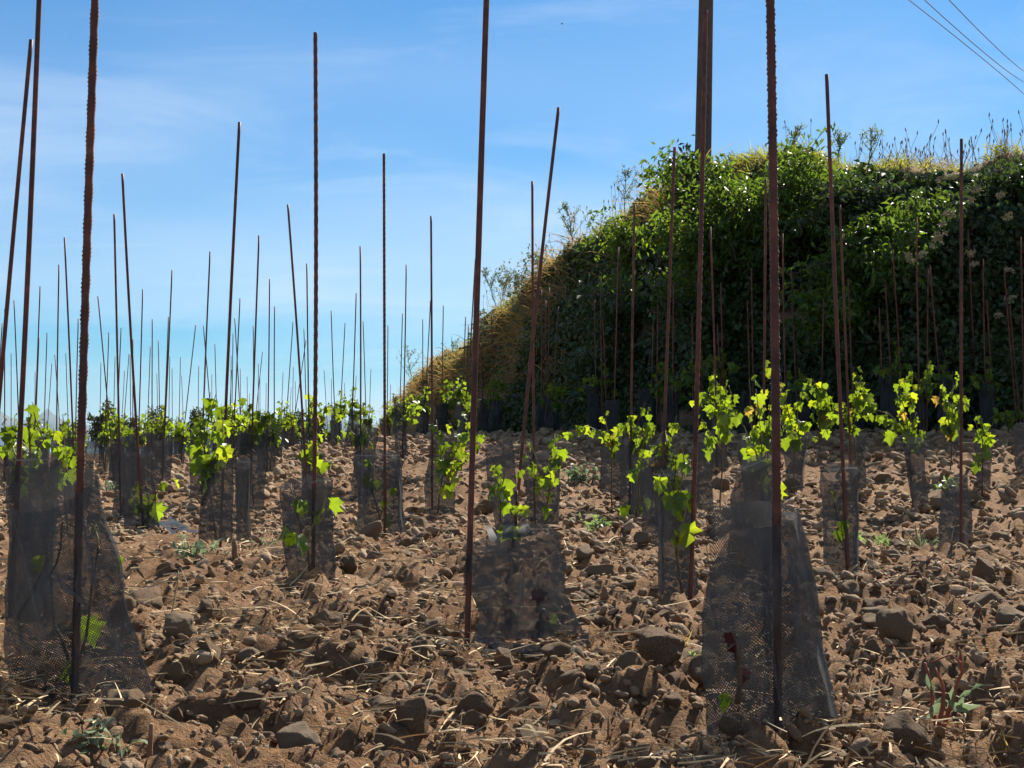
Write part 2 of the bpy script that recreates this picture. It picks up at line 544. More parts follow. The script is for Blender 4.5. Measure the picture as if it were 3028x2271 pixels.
# ------------------------------------------------------------------ far hills
def hills():
    xs = np.linspace(-6200, 4200, 260)
    d = 9000.0
    px = PW / 2 + FPX * xs / d
    top = 75 + 105 * np.exp(-np.abs(px - 140) / 48.0) + 105 * np.exp(-((px + 30) / 60.0) ** 2) + 75 * np.exp(-((px - 985) / 40.0) ** 2) \
        + 22 * fbm(xs, xs * 0, 0.0014, 4, 3)
    rows = [(-250, -60), (-120, None), (0, 'top'), (200, -60)]
    v = []
    for dy, m in rows:
        z = np.full_like(xs, -60.0) if m == -60 else (top * 0.45 if m is None else top)
        v.append(np.stack([xs, np.full_like(xs, d + dy), z], -1))
    v = np.concatenate(v); n = len(xs)
    i = np.arange(3)[:, None] * n + np.arange(n - 1)[None]
    return np_mesh('hills', v, np.stack([i, i + 1, i + n + 1, i + n], -1).reshape(-1, 4), True)


tag(obj('hills', hills(), M_HILL), kind='structure')


# ------------------------------------------------------------------ generic leaf clouds, ribbons and tubes
def unit(v):
    return v / (np.linalg.norm(v, axis=-1, keepdims=True) + 1e-9)


def leaf_cloud(Pt, size, normal_bias=None, bias=0.5, aspect=0.5, hang=0.0, r=None, fold=0.18):
    """folded diamond leaves at the points Pt: verts, faces, tint"""
    r = r or rng
    n = len(Pt)
    nrm = r.normal(size=(n, 3))
    if normal_bias is not None:
        nrm = unit(nrm) * (1 - bias) + np.asarray(normal_bias) * bias
    nrm = unit(nrm)
    d = unit(r.normal(size=(n, 3)) + np.array([0, 0, -hang]))
    d = unit(d - (d * nrm).sum(1, keepdims=True) * nrm)
    s = np.cross(nrm, d)
    size = np.broadcast_to(np.asarray(size, float), (n,))[:, None]
    a = Pt; tip = Pt + d * size
    mid = Pt + d * size * 0.45
    w = aspect * size * 0.5
    L = mid + s * w + nrm * size * fold; Rr = mid - s * w + nrm * size * fold
    v = np.stack([a, L, tip, Rr], 1).reshape(-1, 3)
    b = np.arange(n)[:, None] * 4
    f = np.concatenate([b + np.array([[0, 1, 2]]), b + np.array([[0, 2, 3]])], 1).reshape(-1, 3)
    cl = np.clip(0.5 + 1.3 * fbm(Pt[:, 0] * 1.0 + Pt[:, 1] * .5, Pt[:, 2], 2.2, 2, 3), 0, 1)
    return v, f, np.repeat(0.45 * r.random(n) + 0.55 * cl, 4)


def ribbons(base, direc, length, width, droop, r=None, seg=4, wobble=.06):
    """curved tapering blades: base (n,3), direc (n,3) unit, length/width (n,), droop (n,)"""
    r = r or rng
    n = len(base)
    t = np.linspace(0, 1, seg + 1)
    side = unit(np.cross(direc, r.normal(size=(n, 3))))
    c = base[:, None] + direc[:, None] * (length[:, None] * t)[..., None]
    c = c + np.array([0, 0, -1.0]) * (droop[:, None] * length[:, None] * t ** 2)[..., None]
    wob = r.normal(size=(n, 3)) * wobble
    c = c + wob[:, None] * (length[:, None] * np.sin(t * 3.1))[..., None]
    w = width[:, None] * (1 - 0.75 * t ** 1.6) * 0.5
    v = np.stack([c + side[:, None] * w[..., None], c - side[:, None] * w[..., None]], 2).reshape(-1, 3)
    b = (np.arange(n) * 2 * (seg + 1))[:, None, None] + (np.arange(seg) * 2)[None, :, None]
    f = (b + np.array([0, 1, 3, 2])[None, None]).reshape(-1, 4)
    return v, f, np.repeat(r.random(n), 2 * (seg + 1))


def tube_arrays(pts, rad, nseg=6):
    pts = np.asarray(pts, float); rad = np.broadcast_to(np.asarray(rad, float), (len(pts),))
    tan = unit(np.gradient(pts, axis=0))
    ref = np.array([0.31, 0.95, 0.12]) if abs(tan[0][2]) > 0.5 else np.array([0, 0, 1.0])
    a = unit(np.cross(tan, ref)); b = np.cross(tan, a)
    th = np.linspace(0, 2 * math.pi, nseg, endpoint=False)
    ring = pts[:, None] + rad[:, None, None] * (a[:, None] * np.cos(th)[None, :, None] + b[:, None] * np.sin(th)[None, :, None])
    v = ring.reshape(-1, 3)
    m = len(pts)
    i = np.arange(m - 1)[:, None] * nseg + np.arange(nseg)[None]
    j = np.arange(m - 1)[:, None] * nseg + (np.arange(nseg)[None] + 1) % nseg
    f = np.stack([i, j, j + nseg, i + nseg], -1).reshape(-1, 4)
    v = np.concatenate([v, pts[:1], pts[-1:]])
    k = len(v)
    cap = [[k - 2, (q + 1) % nseg, q, q] for q in range(nseg)]
    cap += [[k - 1, (m - 1) * nseg + q, (m - 1) * nseg + (q + 1) % nseg, (m - 1) * nseg + (q + 1) % nseg] for q in range(nseg)]
    return v, f, np.array(cap)


def tube(name, pts, rad, mat, parent=None, nseg=6):
    v, f, cap = tube_arrays(pts, rad, nseg)
    me = bpy.data.meshes.new(name)
    faces = [tuple(x) for x in f] + [tuple(dict.fromkeys(x)) for x in cap.tolist()]
    me.from_pydata([tuple(x) for x in v], [], [tuple(int(q) for q in x) for x in faces])
    me.polygons.foreach_set('use_smooth', np.ones(len(me.polygons), dtype=bool))
    return obj(name, me, mat, parent)


def join(parts):
    vs, fs, ts, k = [], [], [], 0
    for v, f, t in parts:
        vs.append(v); fs.append(f + k); ts.append(t); k += len(v)
    return np.concatenate(vs), np.concatenate(fs), np.concatenate(ts)


def wig(a, b, n, amp, r=None):
    r = r or rng
    a = np.asarray(a, float); b = np.asarray(b, float)
    t = np.linspace(0, 1, n)[:, None]
    p = a + (b - a) * t
    w = np.cumsum(r.normal(size=(n, 3)), axis=0) * amp
    w = w - w[0] - (w[-1] - w[0]) * t
    return p + w


# ------------------------------------------------------------------ stones
def rock_variant(sub, seed, sharp=0.5):
    bm = bmesh.new(); bmesh.ops.create_icosphere(bm, subdivisions=sub, radius=1.0)
    r = np.random.default_rng(seed)
    v = np.array([x.co[:] for x in bm.verts]); f = np.array([[q.index for q in p.verts] for p in bm.faces])
    bm.free()
    for k in range(13):                                    # flat broken sides
        nrm = unit(r.normal(size=3)); d = r.uniform(0.48, 0.88)
        s = v @ nrm
        over = np.clip(s - d, 0, None)
        v = v - nrm[None] * (over * min(0.97, 0.55 + sharp))[:, None]
    ph = r.uniform(0, 6.28, 6)
    rad = 1 + 0.09 * np.sin(v[:, 0] * 3.1 + ph[0]) * np.sin(v[:, 1] * 2.7 + ph[1]) + 0.06 * np.sin(v[:, 2] * 5.3 + ph[2] + v[:, 0] * 4) \
        + 0.035 * np.sin(v[:, 0] * 11 + ph[3]) * np.sin(v[:, 1] * 9 + ph[4]) * np.sin(v[:, 2] * 10 + ph[5])
    if sub > 2:
        for q in range(3):
            w_ = r.normal(size=(3, 3)) * (7 + 5 * q)
            rad = rad + (0.035 / (q + 1)) * np.abs(np.sin(v @ w_[0] + ph[q]) * np.sin(v @ w_[1] + ph[q + 1]))
    v = v * rad[:, None]
    v = v * np.array([1.0, r.uniform(0.72, 0.95), r.uniform(0.6, 0.9)])
    return v, f


ROCK_ME = []
for k in range(10):
    v, f = rock_variant(4 if k < 6 else 3, 100 + k, 0.45 + 0.05 * k)
    ROCK_ME.append(np_mesh('rock_shape', v, f, True)); ROCK_ME[-1].materials.append(M_STONE)
STONE_ME = []
for k in range(10):
    v, f = rock_variant(3, 200 + k, 0.35 + 0.05 * k)
    STONE_ME.append(np_mesh('stone_shape', v, f, True)); STONE_ME[-1].materials.append(M_STONE)
SMALL = [rock_variant(2, 300 + k, 0.3 + 0.04 * k) for k in range(14)]
TINY = [rock_variant(1, 400 + k, 0.1) for k in range(14)]

# the rocks one can point to: pixel of the foot, width, height, label
ROCKS = [
    (611, 2070, 112, 80, 'rounded brown rock with a bright rim behind the tall left netting, beside a pyramid rock'),
    (534, 1998, 98, 70, 'pyramid shaped grey rock close to the lower corner of the tall leftmost netting'),
    (516, 2085, 60, 52, 'small dark rock squeezed under the pyramid rock near the leftmost netting'),
    (493, 1742, 62, 34, 'flat dark rock half buried among straw, beyond the tall leftmost netting'),
    (365, 2182, 136, 72, 'broad orange brown rock lying behind the green weed at the lower left'),
    (616, 2195, 76, 58, 'egg shaped tan rock between the weed and the brown stubs'),
    (525, 2198, 40, 44, 'small upright brown cobble next to the egg shaped tan rock'),
    (981, 1912, 96, 100, 'tall blocky grey rock standing upright, the highest in the middle of the soil'),
    (889, 1943, 104, 58, 'low red brown rock just left of the tall upright rock'),
    (1067, 1914, 80, 62, 'dark triangular rock just right of the tall upright rock'),
    (1254, 2042, 86, 92, 'upright rounded rock with a dark face, in front of the low torn netting'),
    (1318, 1986, 104, 52, 'flat rock leaning against the upright rounded rock'),
    (1168, 2070, 116, 56, 'pale low rock lit on its crest, below the upright rounded rock'),
    (1136, 2150, 110, 72, 'cracked rock with one black shadowed side in the foreground centre'),
    (1396, 2192, 116, 66, 'wedge shaped tan rock in the foreground under the low torn netting'),
    (1412, 2222, 78, 42, 'small pale rock lying in front of the wedge shaped tan rock'),
    (1232, 2256, 124, 98, 'big angular boulder at the bottom edge, centre of the foreground'),
    (880, 2285, 150, 76, 'smooth domed rock cut by the bottom edge, below the brown stubs'),
    (1490, 2036, 72, 58, 'round dark cobble with a lit right rim below the low torn netting'),
    (1149, 1732, 48, 34, 'small pale pointed stone between the middle netting and the centre stake'),
    (1031, 1716, 62, 42, 'dark brown stone touching the foot of the middle netting'),
    (958, 2030, 92, 40, 'flat soil covered rock behind a short standing stub'),
    (1286, 1936, 74, 44, 'dark hollowed stone just left of the centre stake foot'),
    (1145, 2288, 118, 50, 'flat pale rock at the very bottom edge of the soil'),
    (1774, 1972, 92, 68, 'dark two toned rock just beyond the right corner of the low torn netting'),
    (1966, 2092, 142, 92, 'largest pale boulder with a reddish face, left of the big right netting'),
    (1856, 2098, 94, 72, 'round cracked boulder touching the largest pale boulder'),
    (2082, 2096, 92, 84, 'dark boulder half behind the left edge of the big right netting'),
    (2075, 2222, 112, 92, 'big dark boulder in front of the big right netting, lower left corner'),
    (1824, 2176, 88, 46, 'long flat dark stone among crumbs below the round cracked boulder'),
    (1552, 2242, 76, 60, 'dark lumpy stone at the bottom, left of the flat foreground earth'),
    (1760, 2108, 66, 48, 'small brown stone between the round cracked boulder and the straw tip'),
    (2172, 2286, 104, 68, 'tan rock at the bottom edge under the big right netting'),
    (1580, 2290, 120, 60, 'smooth tan rock cut by the bottom edge beside the dark lumpy stone'),
    (2604, 1838, 102, 62, 'yellowish topped rock standing clear, right of the big right netting'),
    (2522, 1758, 58, 52, 'oval cobble beside the slanting dry stem, right of the big netting'),
    (2914, 1744, 88, 70, 'dark pointed rock near the flapping netting foot on the far right'),
    (2662, 2008, 112, 88, 'black shadowed block behind the dry red stemmed plant'),
    (2586, 2022, 54, 44, 'round pebble in front of the black shadowed block'),
    (2590, 1912, 78, 52, 'brown angular rock below the yellowish topped rock'),
    (2757, 1924, 58, 40, 'reddish stone midway between the yellowish topped rock and dry plant'),
    (2677, 2272, 156, 104, 'big black domed boulder at the bottom, left of the dry red plant foot'),
    (2741, 2300, 80, 60, 'pale rock cut by the bottom edge next to the black domed boulder'),
    (3006, 1912, 100, 62, 'wide brown boulder at the right edge, level with the dry plant tips'),
    (2714, 2162, 58, 44, 'dark cobble just left of the dry red plant foot'),
    (3014, 2192, 84, 76, 'grey boulder against the right edge near the bottom'),
    (2791, 1808, 54, 52, 'upright dark stone under a thin bent straw on the right'),
    (2376, 2128, 112, 92, 'rock seen dimly through the lower right of the big right netting'),
    (2974, 1822, 64, 44, 'dark rock at the right edge above the wide brown boulder'),
    (2659, 1640, 56, 40, 'cobble between the clear square netting and the flapping netting'),
    (2170, 1560, 84, 46, 'reddish slab seen through the open mouth of the big right netting'),
    (1905, 1640, 60, 40, 'dark stone below the clear stretch of cobbles left of the ribbed right stake'),
    (1700, 1560, 52, 40, 'dark stone beyond the torn top corner of the low netting'),
    (2900, 2020, 60, 36, 'low brown stone right of the dry red plant tips'),
]
rock_xy = []
for i, (px, py, w, h, lab) in enumerate(ROCKS):
    p = hit(px, min(py, 2268) - h * 0.12)
    if py > 2268: p = hit(px, py)
    ws = w / FPX * p.y / 2; hs = h / FPX * p.y
    o = bpy.data.objects.new('rock', ROCK_ME[i % 6])
    link(o)
    me = ROCK_ME[i % 6]
    zr_ = max(v.co.z for v in me.vertices)
    sz = hs * 0.66 / zr_
    o.scale = (ws * 1.08, ws * 1.0, sz)
    o.location = (p.x, p.y + ws * 0.3, gz(p.x, p.y) + hs * 0.42)
    o.rotation_euler = (rng.normal() * 0.15, rng.normal() * 0.15, rng.uniform(-0.5, 0.5) + (math.pi if i % 2 else 0))
    tag(o, lab, 'rock', 'rocks lying on the red soil')
    rock_xy.append((p.x, p.y, ws))

# embedded stones: the 300 that show largest are objects, the rest one mass
N = 64000
Ys = np.exp(rng.uniform(math.log(1.55), math.log(27), N))
Xs = rng.uniform(-1, 1, N) * (0.42 * Ys + 0.35)
sd_, _, _ = bank_sd(Xs, Ys)
rad = np.exp(rng.normal(size=N) * 0.52 + np.log(0.0017 + 0.0016 * Ys))
rad *= np.where((Xs > 0.03 * Ys) & (Ys > 3.6), 1.12, 0.98)
dens = fbm(Xs, Ys, 1.1, 3, 31)
keep = (sd_ < -0.05) & (rng.random(N) < np.clip(0.86 + dens * 1.3 + np.where(Xs > 0, 0.18, 0), 0.15, 1))
Xs, Ys, rad = Xs[keep], Ys[keep], np.clip(rad[keep], 0.003, 0.085)
Zs = ground_z(Xs, Ys, True)
spx, spy = proj(Xs, Ys, Zs)
shown = np.where((spx > 0) & (spx < PW) & (spy > 0) & (spy < PH), rad / Ys, 0)
for rx, ry, rw in rock_xy:                                # no stone inside a named rock
    shown = np.where(np.hypot(Xs - rx, Ys - ry) < rw * 0.9, 0, shown)
order = np.argsort(-shown)
big, rest = order[:300], order[300:]
REST2 = [rest[:9000], rest[9000:]]
for q, i in enumerate(big):
    o = bpy.data.objects.new('stone', STONE_ME[q % 10]); link(o, GROUND)
    s = rad[i]
    o.location = (Xs[i], Ys[i], Zs[i] + s * 0.12)
    o.scale = (s * rng.uniform(1.0, 1.45), s * rng.uniform(0.85, 1.15), s * rng.uniform(0.75, 1.05))
    o.rotation_euler = (rng.normal() * 0.3, rng.normal() * 0.3, rng.uniform(0, 6.28))
sv, sf, st, k0 = [], [], [], 0
for kv in range(28):
    ids = REST2[kv // 14][kv % 14::14]
    v, f = (SMALL if kv < 14 else TINY)[kv % 14]
    n = len(ids); a = rng.uniform(0, 6.28, n); ca, sa = np.cos(a), np.sin(a)
    sc3 = np.stack([rng.uniform(0.95, 1.5, n), rng.uniform(0.8, 1.2, n), rng.uniform(0.75, 1.2, n)], 1) * rad[ids][:, None]
    vv = v[None] * sc3[:, None]
    til = rng.normal(size=(n, 2)) * 0.35
    z = vv[..., 2] + vv[..., 0] * til[:, :1] + vv[..., 1] * til[:, 1:]
    x = vv[..., 0] * ca[:, None] - vv[..., 1] * sa[:, None]; y = vv[..., 0] * sa[:, None] + vv[..., 1] * ca[:, None]
    w_ = np.stack([x + Xs[ids][:, None], y + Ys[ids][:, None], z + (Zs[ids] + rad[ids] * 0.15)[:, None]], -1)
    sv.append(w_.reshape(-1, 3)); sf.append((f[None] + (np.arange(n) * len(v))[:, None, None]).reshape(-1, 3) + k0)
    st.append(np.repeat(rng.random(n), len(v))); k0 += n * len(v)
o = obj('gravel', np_mesh('gravel', np.concatenate(sv), np.concatenate(sf), True, tint=np.concatenate(st)), M_GRAVEL, GROUND)
tag(o, kind='stuff')

# ------------------------------------------------------------------ dry straw litter
n = 21000
ys = np.exp(rng.uniform(math.log(1.7), math.log(16), n)); xs = rng.uniform(-1, 1, n) * (0.40 * ys + 0.3)
dn = fbm(xs, ys, 1.7, 3, 41) + np.where(xs < 0.1 * ys, 0.12, -0.08) + 0.25 * np.exp(-((ys - 3.9) / 1.1) ** 2) * (xs < 0.2)
k = (rng.random(n) < np.clip(0.30 + dn * 2.6, 0.04, 1)) & (bank_sd(xs, ys)[0] < -0.2)
xs, ys = xs[k], ys[k]; n = len(xs)
b = np.stack([xs, ys, ground_z(xs, ys, True) + rng.uniform(0.008, 0.034, n)], 1)
d = unit(np.stack([rng.normal(size=n), rng.normal(size=n), np.abs(rng.normal(size=n)) * 0.22], 1))
v, f, t = ribbons(b, d, np.where(rng.random(n) < .12, rng.uniform(0.08, 0.16, n), rng.uniform(0.015, 0.07, n)) * (0.75 + 0.06 * ys), rng.uniform(0.0018, 0.0042, n) * (0.8 + 0.10 * ys), rng.uniform(0.0, 0.22, n), wobble=.03)
tag(obj('straw_litter', np_mesh('straw', v, f, False, tint=t), M_STRAW), 'bleached dry straw and root bits strewn over the soil', 'straw', kind='stuff')

# ------------------------------------------------------------------ rebar stakes
STAKE_H = 1.8


def stake_depth(tx, ty, lx, ly):
    d = FPX * (STAKE_H - CAM_H) / (HORIZON - ty)
    for _ in range(4):
        x = (tx - PW / 2) / FPX * d
        g = float(ground_z(np.array([x]), np.array([d]))[0])
        d = FPX * (STAKE_H + g - CAM_H) / (HORIZON - ty)
    return d


def build_stake(tx, ty, lx, ly, d=None, rad=0.0066, ribs=0, rings=None):
    """top and a lower point in pixels; depth from the standing height unless it is given"""
    if d is None: d = stake_depth(tx, ty, lx, ly)
    slope = (lx - tx) / (ly - ty)
    x0 = (tx - PW / 2) / FPX * d
    for _ in range(3):
        g = gz(x0, d)
        _, by = proj(x0, d, g)
        x0 = (tx + slope * (float(by) - ty) - PW / 2) / FPX * d
    base = np.array([x0, d, gz(x0, d) - 0.10])
    if d is not None and ty <= 2:
        top = np.array(P(tx, ty, d)); ax = (top - base) / np.linalg.norm(top - base); top = base + ax * (STAKE_H + 0.1)
    else:
        top = np.array(P(tx, ty, d))
    lean_y = rng.normal() * 0.02
    top = top + np.array([0, lean_y, 0])
    return base, top, d


def rebar_mesh(base, top, rad, ribs, d):
    L = np.linalg.norm(top - base)
    ns = 12 if ribs else (8 if d < 9 else 6)
    m = int(L / 0.0038) if ribs else (40 if d < 9 else 14)
    t = np.linspace(0, 1, m)
    z = t * L
    ax = (top - base) / L
    a = unit(np.cross(ax, np.array([0.2, 0.97, 0.1]))); b = np.cross(ax, a)
    th = np.linspace(0, 2 * math.pi, ns, endpoint=False)
    r_ = np.full((m, ns), rad)
    if ribs:
        ph = 2 * math.pi * z[:, None] / ribs
        side = np.where(np.sin(th) > 0, 1.0, -1.0)
        r_ = rad * (0.92 + 0.32 * np.clip(np.sin(ph + side[None] * (th[None] * 1.4)), 0, 1) ** 1.5 * np.clip(np.abs(np.cos(th - 0.4))[None] * 1.6, 0, 1))
    else:
        r_ = r_ * (1 + 0.05 * fbm(z[:, None] * np.ones((1, ns)), th[None] * 1.0 + np.zeros((m, 1)), 40, 2, 4))
    bow = np.sin(t * math.pi) * rng.normal() * 0.004
    c = base + ax * z[:, None] + a * bow[:, None]
    ring = c[:, None] + r_[..., None] * (a * np.cos(th)[None, :, None] + b * np.sin(th)[None, :, None])
    v = ring.reshape(-1, 3)
    i = np.arange(m - 1)[:, None] * ns + np.arange(ns)[None]; j = np.arange(m - 1)[:, None] * ns + (np.arange(ns)[None] + 1) % ns
    f = [tuple(x) for x in np.stack([i, j, j + ns, i + ns], -1).reshape(-1, 4).tolist()]
    f.append(tuple(range((m - 1) * ns, m * ns)))
    me = bpy.data.meshes.new('stake')
    o0 = base.copy()
    me.from_pydata([tuple(x) for x in (v - o0)], [], f)
    me.polygons.foreach_set('use_smooth', np.ones(len(f), dtype=bool))
    me.materials.append(M_RUST)
    return me, o0


G_ST = 'rusty steel stakes standing in the vineyard'
# key: top x, top y, lower x, lower y, depth or None, rib pitch, radius, label, phrase for what stands at its foot
MAIN = [
    (116, 0, 55, 1355, 4.1, 0, .0075, 'tall smooth stake crossing the frame top, leaning, second thick one from the left edge', 'the tall smooth leaning stake near the left edge'),
    (98, 122, 41, 757, None, 0, .0072, 'leaning smooth stake whose cut tip touches the tall smooth stake at the left edge', None),
    (292, 0, 249, 1391, 2.64, .0082, .0072, 'thickest ribbed rusty stake rising out of the tall leftmost netting', 'the thick ribbed stake on the left'),
    (193, 703, 224, 1396, None, 0, .0064, 'thin stake with tip just left of the thick ribbed left stake, leaning leftwards', 'the thin stake hidden behind the thick ribbed left stake'),
    (339, 634, 360, 1441, None, 0, .0064, 'straight thin stake, first one right of the thick ribbed left stake', 'the first thin stake right of the thick ribbed left one'),
    (368, 518, 429, 1514, None, 0, .0066, 'left leaning stake with yellow green leaves low on it, no netting around', 'the left leaning stake without netting'),
    (707, 360, 657, 1496, None, 0, .0068, 'right leaning stake rising from the leafiest vine on the left', 'the right leaning stake with the leafiest left vine'),
    (620, 743, 605, 1168, None, 0, .0062, 'thin stake just left of the right leaning stake with the leafiest vine', 'the thin stake left of the leafiest left vine'),
    (933, 97, 928, 1428, 4.79, .0085, .0066, 'tallest fully visible ribbed stake, vertical, left of the centre', 'the tall vertical ribbed stake left of centre'),
    (1136, 456, 1140, 1460, None, .009, .0062, 'vertical ribbed stake, first tall one right of the tallest fully visible stake', 'the second vertical ribbed stake left of centre'),
    (853, 607, 903, 1346, None, 0, .0064, 'left leaning stake close to the tallest fully visible ribbed stake', 'the left leaning stake behind the tallest visible stake'),
    (767, 697, 741, 1418, None, 0, .0062, 'thin right leaning stake midway between the leafiest left vine and tallest stake', 'the thin stake between leafiest left vine and tallest stake'),
    (1066, 729, 1066, 1282, None, 0, .0062, 'thin vertical stake just left of the second ribbed stake', 'the thin vertical stake left of the second ribbed stake'),
    (1274, 637, 1279, 1510, None, 0, .0064, 'vertical stake midway between the second ribbed stake and the centre stake', 'the vertical stake left of the thick centre stake'),
    (1439, 0, 1391, 1514, 3.4, 0, .0072, 'thick red brown centre stake crossing the top edge, at the low torn netting', 'the thick centre stake'),
    (1652, 318, 1523, 1514, None, 0, .0068, 'strongly right leaning stake standing behind the low torn netting', 'the strongly leaning stake right of centre'),
    (1574, 536, 1580, 1350, None, 0, .0064, 'vertical stake crossed by the strongly leaning stake right of centre', 'the vertical stake crossed by the strongly leaning one'),
    (2083, 37, 2046, 1396, None, .009, .0068, 'dark stake standing right in front of the utility pole', 'the stake in front of the utility pole'),
    (1993, 438, 1963, 1213, None, .010, .0064, 'stake with its tip against the sky just left of the utility pole', 'the stake just left of the utility pole'),
    (1876, 605, 1861, 1505, None, 0, .0064, 'stake tipped against the mugwort, second one left of the utility pole', 'the second stake left of the utility pole'),
    (2265, 529, 2262, 757, None, 0, .0062, 'stake mostly hidden along the left side of the thick ribbed right stake', 'the stake hidden beside the thick ribbed right stake'),
    (2281, 0, 2290, 1514, 2.39, .0088, .0072, 'thick ribbed stake crossing the top edge, inside the big right netting', 'the thick ribbed right stake'),
    (2447, 217, 2495, 1382, None, 0, .0068, 'reddish leaning stake whose tip stands above the bank, inside the clear square netting', 'the reddish stake right of the thick ribbed one'),
    (2844, 410, 2837, 1510, None, 0, .0068, 'rightmost tall stake with its tip just above the grassy bank crest', 'the rightmost tall stake'),
    (2485, 605, 2508, 1168, None, 0, .0064, 'shorter looking stake against the bank right beside the reddish leaning stake', 'the stake close behind the reddish leaning one'),
    (2711, 641, 2722, 1350, None, 0, .0064, 'vertical stake against the bank midway between the reddish and the rightmost tall stake', 'the stake midway between reddish and rightmost stakes'),
    (2863, 680, 2887, 1195, None, 0, .0064, 'left leaning stake against the bank just right of the rightmost tall stake', 'the leaning stake right of the rightmost tall stake'),
    (2100, 671, 2123, 1482, None, 0, .0064, 'left leaning stake against the bank just right of the utility pole foot', 'the leaning stake right of the utility pole'),
    (2314, 691, 2328, 1432, None, 0, .0064, 'thin stake against the bank just right of the thick ribbed right stake', 'the thin stake right of the thick ribbed right stake'),
    (1829, 730, 1808, 1455, None, 0, .0064, 'right leaning stake before the ivy, third one left of the utility pole', 'the third stake left of the utility pole'),
]
SKY_FAR = [
    (40, 888, 52, 1149), (13, 913, 16, 1200), (5, 956, -12, 1250), (117, 846, 103, 1341), (175, 783, 171, 1341), (138, 984, 132, 1259),
    (155, 1075, 141, 1268), (162, 1049, 182, 1304), (195, 1044, 203, 1236), (233, 943, 228, 1213), (292, 877, 333, 1314), (321, 983, 308, 1304),
    (358, 969, 354, 1076), (340, 1054, 337, 1259), (298, 1072, 296, 1250), (368, 1096, 360, 1250), (382, 1047, 367, 1236), (386, 1049, 388, 1240),
    (419, 854, 408, 1350), (392, 1003, 395, 1259), (443, 1024, 433, 1327), (451, 944, 452, 1377), (469, 1007, 474, 1282), (464, 1105, 466, 1250),
    (507, 798, 481, 1387), (499, 937, 486, 1250), (503, 1054, 501, 1260), (509, 1089, 511, 1250), (533, 1056, 529, 1268), (536, 1110, 541, 1213),
    (580, 962, 534, 1346), (588, 1082, 588, 1230), (601, 963, 620, 1168), (636, 1017, 641, 1168), (626, 1107, 627, 1200), (709, 882, 691, 1305),
    (694, 941, 712, 1236), (690, 986, 686, 1250), (684, 1051, 681, 1250), (685, 1094, 678, 1240), (710, 1090, 713, 1240), (731, 1113, 731, 1250),
    (748, 963, 748, 1250), (33, 1044, 34, 1240), (116, 999, 108, 1220), (103, 1099, 103, 1240),
    (797, 825, 791, 1295), (813, 907, 814, 1341), (865, 951, 846, 1231), (908, 780, 914, 1213), (898, 972, 905, 1190), (905, 1006, 866, 1259),
    (776, 1041, 762, 1168), (979, 918, 999, 1378), (1020, 955, 1006, 1213), (1054, 867, 1040, 1282), (1074, 950, 1083, 1241), (958, 1094, 971, 1295),
    (980, 1120, 980, 1268), (1019, 1132, 1022, 1282), (1054, 1111, 1049, 1190), (1097, 1091, 1093, 1236), (837, 1100, 833, 1230), (867, 1084, 866, 1240),
    (861, 1145, 858, 1240), (873, 1127, 873, 1250), (764, 1075, 764, 1240), (769, 1110, 769, 1250), (787, 1133, 786, 1240),
    (1201, 782, 1188, 1419), (1190, 927, 1177, 1341), (1147, 962, 1145, 1213), (1155, 1137, 1155, 1260), (1250, 944, 1250, 1396), (1273, 889, 1252, 1259),
    (1311, 903, 1305, 1282),
]
BANK_FAR = [
    (1377, 937, 1368, 1181), (1385, 962, 1379, 1250), (1406, 766, 1373, 1282), (1453, 922, 1460, 1236), (1421, 1013, 1428, 1168),
    (1601, 857, 1603, 1300), (1613, 889, 1617, 1259), (1624, 850, 1619, 1250), (1651, 907, 1635, 1245), (1758, 889, 1763, 1213), (1776, 821, 1779, 1213),
    (1783, 940, 1792, 1195), (1934, 912, 1927, 1204), (1947, 871, 1943, 1213), (1991, 834, 1988, 1222), (2046, 926, 2048, 1200), (2068, 940, 2080, 1209),
    (2123, 958, 2128, 1076), (2132, 834, 2137, 1113), (2208, 889, 2214, 1113), (2222, 793, 2226, 1117), (2339, 796, 2355, 1136), (2434, 880, 2428, 1113),
    (2506, 825, 2524, 1204), (2600, 908, 2613, 1186), (2622, 839, 2636, 1158), (2638, 739, 2659, 1086), (2743, 793, 2741, 1136), (2750, 784, 2782, 1122),
    (2907, 766, 2919, 1213), (2921, 885, 2939, 1177), (2969, 793, 3003, 1190), (2985, 903, 3015, 1204), (3020, 700, 3026, 1213),
]
STAKES = []      # (base, top, d, phrase)
for tx, ty, lx, ly, d, ribs, rad_, lab, foot in MAIN:
    base, top, d = build_stake(tx, ty, lx, ly, d)
    me, o0 = rebar_mesh(base, top, rad_, ribs, d)
    o = obj('rebar_stake', me, None); o.location = o0
    tag(o, lab, 'stake', G_ST)
    STAKES.append((base, top, d, foot, 'main'))


def lean_word(tx, ty, lx, ly):
    s = (tx - lx) / (ly - ty)
    return 'leaning right' if s > 0.035 else 'leaning left' if s < -0.035 else 'upright'


